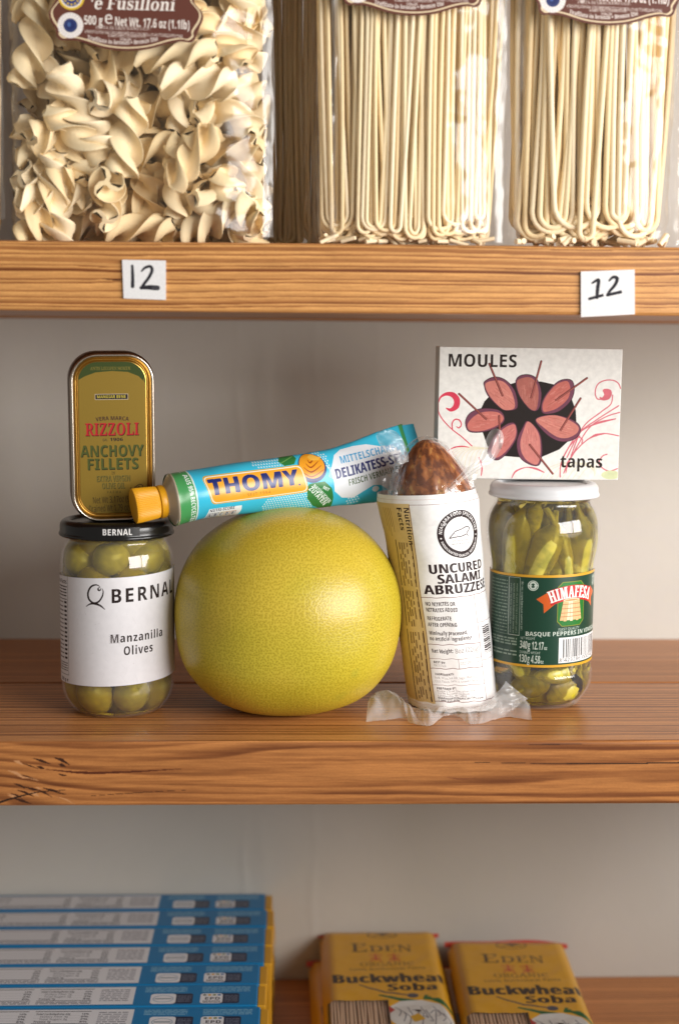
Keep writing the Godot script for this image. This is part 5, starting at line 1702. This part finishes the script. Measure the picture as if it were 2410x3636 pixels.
	while by < 101.0:
		var bw := 0.3 * r.randi_range(1, 3)
		p.rect(24.0, by, 34.0, by + bw, ink)
		by += bw + 0.32 * r.randi_range(1, 2)
	p.grain(noise(29, 0.03, 3), 0.025)
	var lb := MB.new()
	lb.grid(84, 60, func(u: float, w: float) -> Vector3:
		var an := lerpf(-2.2, 2.2, u)
		var y := lerpf(0.0010, 0.1368, w)
		var yy := y + 0.0018 * sin(an * 1.0) * w + 0.0008 * soft.get_noise_2d(u * 14.0, 3.0) * (1.0 - w)
		var rr: float = rad.call(an, y) + 0.0006
		var ct: Vector3 = axis.call(yy)
		return ct + Vector3(rr * sin(an), 0, rr * cos(an) * 0.97))
	var pm := mat("satin_label_paper", Color.WHITE, 0.42, 0.4, p.tex())
	part("label", [[lb, pm]], sal)

# ---------------------------------------------------------------- the mussel box
func build_mussel_box() -> void:
	var o := thing("mussel_box", "white carton with drawn mussels, standing on the white jar lid", "box", Vector3(0.1515, 0.1416, -0.1130))
	o.rotation = Vector3(0, -0.005, -0.006)
	var size := Vector3(0.1157, 0.0832, 0.024)
	var white := rgb(226, 225, 220)
	var p := Pic.over(Rect2(130, 50, 1345, 1002), 1345, white)
	# pale washes and vines of the print
	var red := rgb(206, 60, 84)
	var rose := rgb(204, 104, 116)
	var sand := rgb(222, 214, 186)
	for s in 9:
		var x := 150.0 + s * 34.0
		p.curve([Vector2(x, 1040), Vector2(x + 40, 900 - s * 8), Vector2(x + 130, 820), Vector2(x + 260, 800 + s * 6)], 4, sand)
	for s in 8:
		p.curve([Vector2(900 + s * 40, 1040), Vector2(960 + s * 40, 960), Vector2(1100 + s * 30, 920), Vector2(1300, 950 + s * 10)], 4, sand)
	p.curve([Vector2(190, 515), Vector2(225, 528), Vector2(262, 500), Vector2(266, 450), Vector2(236, 414), Vector2(190, 408), Vector2(150, 430), Vector2(132, 470)], [6, 26, 44, 46, 40, 26, 14, 8], red)
	p.curve([Vector2(131, 470), Vector2(134, 540), Vector2(165, 600), Vector2(230, 670), Vector2(310, 732), Vector2(385, 800)], 8, red)
	p.curve([Vector2(240, 680), Vector2(236, 630), Vector2(258, 600), Vector2(290, 606), Vector2(304, 640), Vector2(286, 664), Vector2(268, 652)], [8, 9, 10, 10, 9, 9, 4], red)
	p.curve([Vector2(214, 836), Vector2(260, 812), Vector2(320, 804), Vector2(366, 812)], [4, 10, 10, 4], red)
	p.curve([Vector2(440, 890), Vector2(458, 930), Vector2(464, 980), Vector2(460, 1026)], [8, 11, 10, 6], red)
	p.curve([Vector2(686, 1042), Vector2(716, 990), Vector2(790, 960), Vector2(860, 968), Vector2(924, 996)], [6, 14, 6, 16, 8], rose)
	p.curve([Vector2(1320, 420), Vector2(1340, 430), Vector2(1370, 412), Vector2(1376, 384), Vector2(1350, 366)], [10, 22, 50, 60, 24], rose)
	p.curve([Vector2(1345, 430), Vector2(1300, 430), Vector2(1282, 380), Vector2(1300, 320), Vector2(1350, 290), Vector2(1410, 288), Vector2(1450, 310), Vector2(1470, 350)], 9, rose)
	for v in [[Vector2(1120, 870), Vector2(1200, 650), Vector2(1330, 530), Vector2(1400, 470), Vector2(1412, 400)], [Vector2(1090, 880), Vector2(1180, 690), Vector2(1300, 590), Vector2(1460, 480)], [Vector2(1130, 860), Vector2(1240, 660), Vector2(1360, 570), Vector2(1470, 530)], [Vector2(1060, 880), Vector2(1150, 720), Vector2(1250, 640), Vector2(1440, 580)], [Vector2(1070, 1000), Vector2(1130, 860), Vector2(1240, 740), Vector2(1350, 694), Vector2(1470, 710)], [Vector2(1044, 1030), Vector2(1050, 920), Vector2(1110, 790), Vector2(1180, 716)], [Vector2(1170, 720), Vector2(1200, 740), Vector2(1196, 770)], [Vector2(1470, 960), Vector2(1400, 980), Vector2(1330, 930), Vector2(1350, 870), Vector2(1386, 852)]]:
		p.curve(v, 9, rose)
	p.curve([Vector2(1240, 740), Vector2(1300, 706), Vector2(1380, 692)], [4, 20, 4], rose)
	p.curve([Vector2(1085, 1000), Vector2(1100, 920), Vector2(1140, 850)], [4, 18, 4], rose)
	p.curve([Vector2(1240, 640), Vector2(1330, 606), Vector2(1430, 580)], [3, 16, 3], rose)
	# dark plate
	p.poly([Vector2(470, 460), Vector2(560, 360), Vector2(700, 312), Vector2(880, 304), Vector2(1000, 330), Vector2(1110, 430), Vector2(1144, 520), Vector2(1152, 620), Vector2(1110, 740), Vector2(1030, 820), Vector2(900, 880), Vector2(760, 884), Vector2(620, 874), Vector2(500, 800), Vector2(450, 660), Vector2(444, 520)], rgb(32, 24, 22))
	var shell := func(rim: Array, flesh: Array, tone: Color) -> void:
		var sm := func(pts: Array) -> Array:
			var out := []
			var m := pts.size()
			for k in m:
				for s in 6:
					out.append((pts[k] as Vector2).cubic_interpolate(pts[(k + 1) % m], pts[(k + m - 1) % m], pts[(k + 2) % m], s / 6.0))
			return out
		var o1: Array = sm.call(rim)
		var mid := Vector2.ZERO
		for q in o1:
			mid += q
		mid /= o1.size()
		var edge := []
		for q in o1:
			edge.append(q + (q - mid).normalized() * 5.0)
		p.poly(edge, rgb(44, 24, 30))
		p.poly(o1, rgb(110, 62, 80))
		var fl: Array = sm.call(flesh)
		p.poly(fl, tone)
		var c := Vector2.ZERO
		for q in fl:
			c += q
		c /= fl.size()
		var rr := RandomNumberGenerator.new()
		rr.seed = int(c.x)
		for s in 60:      # brush marks
			var a: Vector2 = c + (fl[rr.randi() % fl.size()] - c) * rr.randf_range(0.0, 0.8)
			var d := Vector2.from_angle((c - Vector2(790, 580)).angle()) * rr.randf_range(20, 60)
			p.line([a - d * 0.5, a + d * 0.5], rr.randf_range(2, 7), tone.lerp(rgb(150, 74, 66) if s % 2 else rgb(228, 172, 156), rr.randf_range(0.08, 0.42)))
	var flesh := rgb(196, 122, 110)
	shell.call([Vector2(470, 310), Vector2(540, 276), Vector2(620, 300), Vector2(690, 380), Vector2(712, 500), Vector2(650, 526), Vector2(590, 510), Vector2(500, 420), Vector2(468, 350)], [Vector2(474, 326), Vector2(560, 300), Vector2(620, 320), Vector2(670, 390), Vector2(694, 500), Vector2(640, 524), Vector2(590, 506), Vector2(506, 416)], flesh)
	shell.call([Vector2(702, 290), Vector2(740, 260), Vector2(800, 258), Vector2(850, 290), Vector2(884, 380), Vector2(880, 480), Vector2(852, 526), Vector2(800, 510), Vector2(730, 420), Vector2(700, 340)], [Vector2(704, 310), Vector2(750, 278), Vector2(806, 276), Vector2(850, 320), Vector2(866, 400), Vector2(858, 500), Vector2(836, 524), Vector2(790, 496), Vector2(728, 410)], rgb(166, 98, 88))
	shell.call([Vector2(900, 540), Vector2(892, 470), Vector2(930, 390), Vector2(1000, 310), Vector2(1060, 286), Vector2(1110, 300), Vector2(1126, 370), Vector2(1100, 450), Vector2(1030, 520), Vector2(960, 546)], [Vector2(906, 530), Vector2(900, 470), Vector2(936, 394), Vector2(1000, 322), Vector2(1070, 298), Vector2(1096, 340), Vector2(1092, 410), Vector2(1060, 460), Vector2(1000, 508), Vector2(940, 530)], rgb(184, 102, 92))
	shell.call([Vector2(850, 600), Vector2(900, 566), Vector2(990, 558), Vector2(1090, 580), Vector2(1160, 620), Vector2(1182, 670), Vector2(1150, 730), Vector2(1070, 758), Vector2(990, 740), Vector2(910, 680)], [Vector2(854, 598), Vector2(910, 568), Vector2(1000, 560), Vector2(1090, 590), Vector2(1164, 640), Vector2(1160, 690), Vector2(1090, 730), Vector2(1010, 722), Vector2(920, 660)], flesh)
	shell.call([Vector2(790, 606), Vector2(760, 650), Vector2(722, 740), Vector2(724, 830), Vector2(760, 900), Vector2(840, 942), Vector2(890, 930), Vector2(904, 840), Vector2(890, 720), Vector2(850, 650)], [Vector2(792, 610), Vector2(762, 680), Vector2(742, 770), Vector2(756, 850), Vector2(800, 910), Vector2(870, 936), Vector2(892, 860), Vector2(884, 730), Vector2(846, 652)], rgb(196, 122, 114))
	shell.call([Vector2(700, 630), Vector2(650, 626), Vector2(580, 680), Vector2(530, 760), Vector2(504, 840), Vector2(530, 890), Vector2(590, 900), Vector2(660, 830), Vector2(716, 720)], [Vector2(702, 640), Vector2(656, 640), Vector2(590, 690), Vector2(546, 780), Vector2(530, 850), Vector2(570, 888), Vector2(640, 836), Vector2(704, 730)], rgb(192, 114, 108))
	shell.call([Vector2(336, 620), Vector2(360, 560), Vector2(420, 524), Vector2(500, 514), Vector2(580, 528), Vector2(616, 570), Vector2(610, 620), Vector2(540, 670), Vector2(440, 694), Vector2(360, 686)], [Vector2(350, 640), Vector2(380, 590), Vector2(440, 548), Vector2(520, 536), Vector2(584, 548), Vector2(614, 590), Vector2(570, 640), Vector2(460, 684), Vector2(370, 682)], rgb(190, 110, 100))
	for s in [[Vector2(498, 176), Vector2(604, 420)], [Vector2(878, 152), Vector2(812, 432)], [Vector2(1218, 274), Vector2(990, 448)], [Vector2(1176, 428), Vector2(1034, 676)], [Vector2(282, 406), Vector2(490, 598)], [Vector2(580, 570), Vector2(596, 820)], [Vector2(812, 786), Vector2(992, 1010)]]:
		p.line([s[0], s[1]], 16, rgb(96, 44, 42))
		p.line([s[0] + Vector2(3, 2), s[1] + Vector2(2, 0)], 7, rgb(156, 84, 76))
	var black := rgb(36, 24, 20)
	p.fit("MOULES", Vector2(188, 200), Vector2(702, 200), 94, black, "bold")
	p.fit("tapas", Vector2(1040, 956), Vector2(1358, 956), 92, black, "bold")
	p.ellipse(Vector2(1420, 1010), 70, 34, rgb(206, 212, 168))
	p.grain(noise(36, 0.016, 4), 0.05)
	var front := mat("carton_print", Color.WHITE, 0.45, 0.32, p.tex())
	var plain := mat("white_carton", white, 0.45)
	var a := MB.new()
	a.rbox(Vector3(0, size.y * 0.5, 0), size, 0.0007, 16)
	var b := MB.new()
	b.rbox(Vector3(0, size.y * 0.5, 0), size, 0.0007, 47)
	part("carton", [[a, front], [b, plain]], o)

# ---------------------------------------------------------------- the price cards
func build_cards() -> void:
	var white := rgb(226, 224, 224)
	var ink := rgb(40, 38, 44)
	var a := Pic.over(Rect2(566, 134, 202, 186), 240, white)
	a.curve([Vector2(612, 162), Vector2(614, 210), Vector2(613, 258)], [12, 15, 17], ink)
	a.curve([Vector2(656, 186), Vector2(672, 170), Vector2(696, 164), Vector2(704, 182), Vector2(690, 214), Vector2(668, 244), Vector2(654, 266)], [8, 12, 14, 15, 14, 14, 14], ink)
	a.curve([Vector2(652, 264), Vector2(690, 262), Vector2(728, 264)], [14, 22, 24], ink)
	for k in 6:
		a.line([Vector2(704, 256 + k * 4), Vector2(735, 254 + k * 4)], 1.0, rgb(120, 118, 122))
	a.grain(noise(44, 0.05, 3), 0.03)
	var b := Pic.over(Rect2(1105, 176, 254, 220), 280, white)
	b.curve([Vector2(1158, 240), Vector2(1186, 226), Vector2(1184, 262), Vector2(1182, 306)], [8, 16, 17, 15], ink)
	b.line([Vector2(1148, 312), Vector2(1212, 294)], 13, ink)
	b.curve([Vector2(1236, 228), Vector2(1254, 212), Vector2(1272, 218), Vector2(1264, 246), Vector2(1240, 276), Vector2(1232, 292)], [8, 14, 17, 15, 13, 12], ink)
	b.line([Vector2(1230, 294), Vector2(1296, 278)], 14, ink)
	b.grain(noise(45, 0.05, 3), 0.03)
	for e in [["square white price card reading 12, under the fusilli bag", Vector3(-0.0793, 0.2603, 0.0008), [Vector2(-0.0119, 0.0108), Vector2(0.0118, 0.0106), Vector2(0.0117, -0.0107), Vector2(-0.0113, -0.0101)], a], ["square white price card reading 12, under the thick pasta bag", Vector3(0.1766, 0.2555, 0.0008), [Vector2(-0.0155, 0.0117), Vector2(0.0144, 0.0131), Vector2(0.0153, -0.0115), Vector2(-0.0147, -0.0133)], b]]:
		var c := thing("price_card", e[0], "price card", e[1], "price cards on the shelf edge")
		var mb := MB.new()
		var out := PackedVector2Array(e[2])
		var box := Rect2(out[0], Vector2.ZERO)
		for q in out:
			box = box.expand(q)
		mb.prism(out, -0.0006, 0.0006, box)
		part("card", [[mb, mat("card_paper", Color.WHITE, 0.6, 0.3, (e[3] as Pic).tex())]], c)
		c.rotation.x = 0.0

# ---------------------------------------------------------------- the blue boxes
func build_blue_boxes() -> void:
	var blue := rgb(8, 116, 172)
	var white := rgb(222, 222, 226)
	var ink := rgb(42, 42, 54)
	var grey := rgb(120, 120, 132)
	var p := Pic.over(Rect2(0, 0, 215, 31), 1720, blue)
	var r := RandomNumberGenerator.new()
	r.seed = 19
	# the table of figures, white, from the left to 134 mm; then the blue part with its small panels
	p.rect(0, 3.0, 133.5, 28.2, white)
	for cx in [[-4.0, 66.0], [70.0, 106.0]]:
		p.rect(cx[0], 5.2, cx[1], 6.0, ink)
		for k in 4:
			var y := 10.2 + k * 3.5
			if k == 0:
				p.fit("Total Carbohydrate 42g", Vector2(cx[0] + 1, y), Vector2(cx[0] + 23, y), 2.2, ink, "bold")
			elif k == 3:
				p.fit("Protein 7g", Vector2(cx[0] + 1, y), Vector2(cx[0] + 12, y), 2.2, ink, "bold")
			else:
				p.fit(["Dietary Fiber 3g", "Total Sugars 2g"][k - 1], Vector2(cx[0] + 4, y), Vector2(cx[0] + 22, y), 1.9, ink)
			p.fit(["16%", "0%", "2%", "8%"][k], Vector2(cx[1] - 6, y), Vector2(cx[1] - 1, y), 2.1, ink, "bold")
			p.rect(cx[0], y + 0.9, cx[1], y + 1.1, grey)
		p.rect(cx[0], 21.9, cx[1], 22.5, ink)
		p.rows(cx[0], 23.4, cx[1], 27.4, 2, 1.2, grey, r)
	p.rect(67.0, 3.4, 68.4, 28, white)
	p.rows(111, 6, 130, 24, 7, 1.2, grey, r)
	var pale := rgb(150, 196, 216)
	p.rows(140, 3.4, 168, 11.4, 4, 0.9, pale, r)
	p.rows(178, 3.4, 210, 11.4, 4, 0.9, pale, r)
	for x in [[144.5, 161.2, 172.4], [177.2, 192.0, 203.0]]:
		p.rrect(x[0], 13.5, x[2], 28.0, 2.0, rgb(26, 34, 62))
		p.rrect(x[0], 13.5, x[1], 28.0, 2.6, white)
		p.rows(x[1] + 1.2, 16, x[2] - 1.0, 26, 5, 0.8, rgb(132, 140, 160), r)
	p.ellipse(Vector2(152.8, 20.8), 6.8, 5.0, rgb(140, 160, 182))
	p.ellipse(Vector2(152.8, 20.8), 6.2, 4.4, white)
	p.rect(147.4, 20.0, 158.2, 21.4, rgb(126, 140, 150))
	for k in 4:
		p.ellipse(Vector2(180.0 + k * 3.2, 15.8), 1.2, 1.2, [rgb(90, 100, 90), rgb(214, 160, 40), rgb(120, 130, 70), rgb(60, 110, 160)][k])
	p.fit("EPD", Vector2(180, 22.8), Vector2(190.6, 22.8), 3.8, ink, "bold")
	p.rows(179, 23.6, 190.8, 27.4, 3, 0.7, ink, r)
	var top := mat("printed_carton", Color.WHITE, 0.34, 0.5, p.tex())
	var side := mat("blue_carton", rgb(12, 116, 168), 0.34)
	var yel := mat("yellow_carton", rgb(206, 150, 36), 0.45)
	var size := Vector3(0.215, 0.0710, 0.0308)
	var c := MB.new()
	c.rbox(Vector3(-size.x * 0.5, size.y * 0.5, 0), size, 0.0011, 4)
	var cs := MB.new()
	cs.rbox(Vector3(-size.x * 0.5, size.y * 0.5, 0), size, 0.0011, 63 - 4)
	var flap := MB.new()
	flap.rbox(Vector3(0.0027, size.y * 0.5, 0), Vector3(0.0056, size.y - 0.002, size.z - 0.0026), 0.0008)
	var tab := MB.new()
	tab.grid(6, 12, func(u: float, w: float) -> Vector3:
		var an := w * PI
		return Vector3(0.0056 + 0.0012 * sin(an), 0.030 + w * 0.034, (0.5 - u) * 0.018))
	var rank := ["nearest", "second nearest", "third nearest", "fourth nearest", "fifth nearest", "third from the wall", "second from the wall", "last before the wall"]
	var first: Node3D
	var ends := [-0.0166, -0.0160, -0.0182, -0.0176, -0.0150, -0.0150, -0.0142, -0.0160]
	for k in 8:
		var b: Node3D
		if k == 0:
			b = thing("pasta_box", "", "box", Vector3.ZERO, "blue boxes in a row on the bottom shelf")
			part("carton", [[c, top], [cs, side]], b)
			var ef := part("end_flap", [[flap, yel]], b)
			part("tuck_tab", [[tab, yel]], ef)
			first = b
		else:
			b = first.duplicate()
			b.name = numbered("pasta_box")
			add_child(b)
		b.set_meta("label", "blue and white box with yellow end, %s of the row of eight" % rank[k])
		b.position = Vector3(ends[k] - 0.001, -0.2755, -0.0566 - 0.0318 * k + [0.0, 0.0006, -0.0005, 0.0003, 0.0, 0.0006, -0.0003, 0.0][k] + 0.0108)
		b.rotation.y = [0.004, -0.006, 0.003, 0.0, 0.005, -0.004, 0.003, -0.002][k]

# ---------------------------------------------------------------- the noodle packs
func build_soba() -> void:
	var yel := rgb(212, 156, 30)
	var ink := rgb(48, 30, 22)
	# print in millimetres: x from the left edge, y from the far end
	var p := Pic.over(Rect2(0, 0, 92, 190), 736, yel)
	p.rect(0, 0, 92, 1.2, rgb(206, 72, 34))
	p.ellipse(Vector2(48, 13), 11.8, 6.2, rgb(74, 52, 26))
	p.ellipse(Vector2(48, 13), 10.6, 5.2, yel)
	for k in 5:
		p.curve([Vector2(40 + k * 2, 16 - k * 1.6), Vector2(48, 11 + k), Vector2(56 - k, 15 - k)], 0.9, rgb(74, 52, 26))
	p.fit("E", Vector2(22.0, 43.5), Vector2(36.0, 43.5), 14.5, ink, "serif")
	p.fit("DEN", Vector2(36.5, 43.5), Vector2(70.0, 43.0), 11.0, ink, "serif")
	var red := rgb(186, 62, 34)
	for x in [36.0, 50.0]:
		p.rect(x, 49, x + 10, 50.2, red)
		p.rect(x + 4.4, 47, x + 5.8, 60, red)
		p.rect(x + 1, 54, x + 9, 55.2, red)
		p.line([Vector2(x + 1, 60), Vector2(x + 4.6, 56)], 1.2, red)
		p.line([Vector2(x + 9, 60), Vector2(x + 6, 56)], 1.2, red)
	p.fit("ORGANIC", Vector2(28.5, 69.0), Vector2(69, 67.4), 6.6, rgb(86, 58, 26), "serif")
	p.fit("100% Buckwheat Pasta", Vector2(20, 76.6), Vector2(77, 73.4), 4.0, rgb(86, 58, 26))
	p.fit("Buckwheat", Vector2(6.5, 97.0), Vector2(90.0, 94.5), 13.5, ink, "bold")
	for s in 2:
		p.fit("Buckwheat", Vector2(7.0 + s * 0.5, 97.0), Vector2(90.5 + s * 0.5, 94.5), 13.0, ink, "bold")
		p.fit("Soba", Vector2(46 + s * 0.7, 108.6), Vector2(83 + s * 0.7, 107.6), 10.0, ink, "bold")
	# a crane in flight over the window
	p.curve([Vector2(27, 100), Vector2(42, 110), Vector2(52, 113), Vector2(66, 118)], [1.2, 2.2, 2.0, 1.4], rgb(70, 62, 70))
	var dg := rgb(22, 92, 44)
	for k in 9:
		p.line([Vector2(58 + k * 1.4, 126), Vector2(40 + k * 2.2, 116 + k * 0.9)], 2.4, dg)
		p.line([Vector2(72 + k * 1.2, 122), Vector2(74 + k * 2.4, 116 + k * 3.2)], 2.4, dg)
	p.poly([Vector2(46, 134), Vector2(54, 126), Vector2(70, 124), Vector2(82, 130), Vector2(90, 148), Vector2(90, 176), Vector2(70, 182), Vector2(54, 168), Vector2(44, 150)], rgb(206, 202, 196))
	p.poly([Vector2(26, 160), Vector2(32, 142), Vector2(46, 132), Vector2(50, 138), Vector2(40, 152), Vector2(34, 166)], rgb(170, 38, 34))
	for k in 12:
		p.curve([Vector2(50 + k * 3, 134 + (k % 3) * 5), Vector2(54 + k * 3, 140 + (k % 4) * 5), Vector2(52 + k * 3, 148 + (k % 3) * 7)], 0.8, rgb(110, 106, 112))
	p.ellipse(Vector2(64, 117), 4.0, 4.0, rgb(66, 66, 78))
	p.ellipse(Vector2(66, 140), 2.2, 1.8, ink)
	p.poly([Vector2(60, 148), Vector2(66, 144), Vector2(70, 152), Vector2(62, 156)], rgb(196, 150, 40))
	var film := mat("printed_film", Color.WHITE, 0.34, 0.5, p.tex())
	var back := mat("red_film", rgb(190, 62, 38), 0.4)
	var plain := mat("yellow_film", yel, 0.36)
	var W := 0.092
	var L := 0.19
	var H := 0.0208
	var wv := noise(51, 1.0, 2)
	# a pillow of film over a flat bundle; the left front of the print is a clear window onto the noodles
	var win := Rect2(0.0, 0.122, 0.045, 0.06)
	var top := func(u: float, w: float) -> Vector3:
		var x := (u - 0.5) * W
		var z := (0.5 - w) * L
		var ed := minf(minf(u, 1.0 - u) * W, minf(w, 1.0 - w) * L)
		var y := H * 0.5 + H * 0.5 * pow(clampf(ed / 0.007, 0.0, 1.0), 0.42) + 0.0006 * wv.get_noise_2d(x * 60.0, z * 60.0) * clampf(ed / 0.01, 0.0, 1.0)
		return Vector3(x, y, z)
	var cover := MB.new()
	# the sheet is laid in strips round the window
	var u1 := 0.50
	var w0 := (L - 0.178) / L
	var w1 := (L - 0.124) / L
	for s in [[0.0, 1.0, w1, 1.0], [u1, 1.0, w0, w1], [0.0, 1.0, 0.0, w0], [0.0, 0.035, w0, w1]]:
		var from := cover.v.size()
		cover.grid(24, 24, func(u: float, w: float) -> Vector3:
			return top.call(lerpf(s[0], s[1], u), lerpf(s[2], s[3], w)))
		for k in range(from, cover.v.size()):
			cover.t[k] = Vector2(cover.v[k].x / W + 0.5, 0.5 + cover.v[k].z / L)
	var clear := MB.new()
	clear.grid(10, 10, func(u: float, w: float) -> Vector3:
		return top.call(lerpf(0.035, u1, u), lerpf(w0, w1, w)))
	var under := MB.new()
	under.grid(40, 30, func(u: float, w: float) -> Vector3:
		var q: Vector3 = top.call(u, 1.0 - w)
		return Vector3(q.x, H - q.y, q.z))
	var bundle := MB.new()
	var r := RandomNumberGenerator.new()
	r.seed = 14
	for lay in 3:
		var x := -W * 0.5 + 0.006
		while x < W * 0.5 - 0.005:
			var y := H - 0.0026 - lay * 0.0022 - r.randf_range(0.0, 0.0006)
			bundle.tube(PackedVector3Array([Vector3(x, y, -L * 0.5 + 0.012), Vector3(x + r.randf_range(-0.001, 0.001), y, 0.0), Vector3(x + r.randf_range(-0.001, 0.001), y, L * 0.5 - 0.008)]), PackedFloat32Array([0.0009, 0.0009, 0.0009]), 6)
			x += 0.0021
	var seal := MB.new()
	seal.grid(24, 4, func(u: float, w: float) -> Vector3:
		return Vector3((u - 0.5) * (W + 0.004), H * 0.6 + (0.0032 + 0.0022 * sin(u * PI)) * w + 0.0006 * sin(u * 9.0 + 1.0) * w, -L * 0.5 - 0.001 - 0.002 * w + 0.0008 * sin(u * 7.0)))
	var noodle := mat("buckwheat_noodle", rgb(200, 166, 136), 0.6)
	var first: Node3D
	var spots := [
		[Vector3(0.0718, -0.2545, -0.1890), -0.006, "yellow noodle pack, left one lying on top", 0.0],
		[Vector3(0.1682, -0.2545, -0.1680), -0.03, "yellow noodle pack, right one lying on top", 0.0],
		[Vector3(0.0640, -0.2755, -0.1830), 0.004, "yellow noodle pack under the left one, its red edge showing", 0.0],
		[Vector3(0.1600, -0.2755, -0.1690), -0.012, "yellow noodle pack under the right one, mostly hidden", 0.0]]
	for k in 4:
		var b: Node3D
		if k == 0:
			b = thing("noodle_pack", "", "noodle pack", Vector3.ZERO, "noodle packs on the bottom shelf")
			part("cover", [[cover, film], [under, plain]], b)
			part("window", [[clear, M.film]], b)
			stuff(part("noodles", [[bundle, noodle]], b))
			part("seal", [[seal, back]], b)
			first = b
		else:
			b = first.duplicate()
			b.name = numbered("noodle_pack")
			add_child(b)
		b.set_meta("label", spots[k][2])
		b.position = spots[k][0]
		b.rotation.y = spots[k][1]
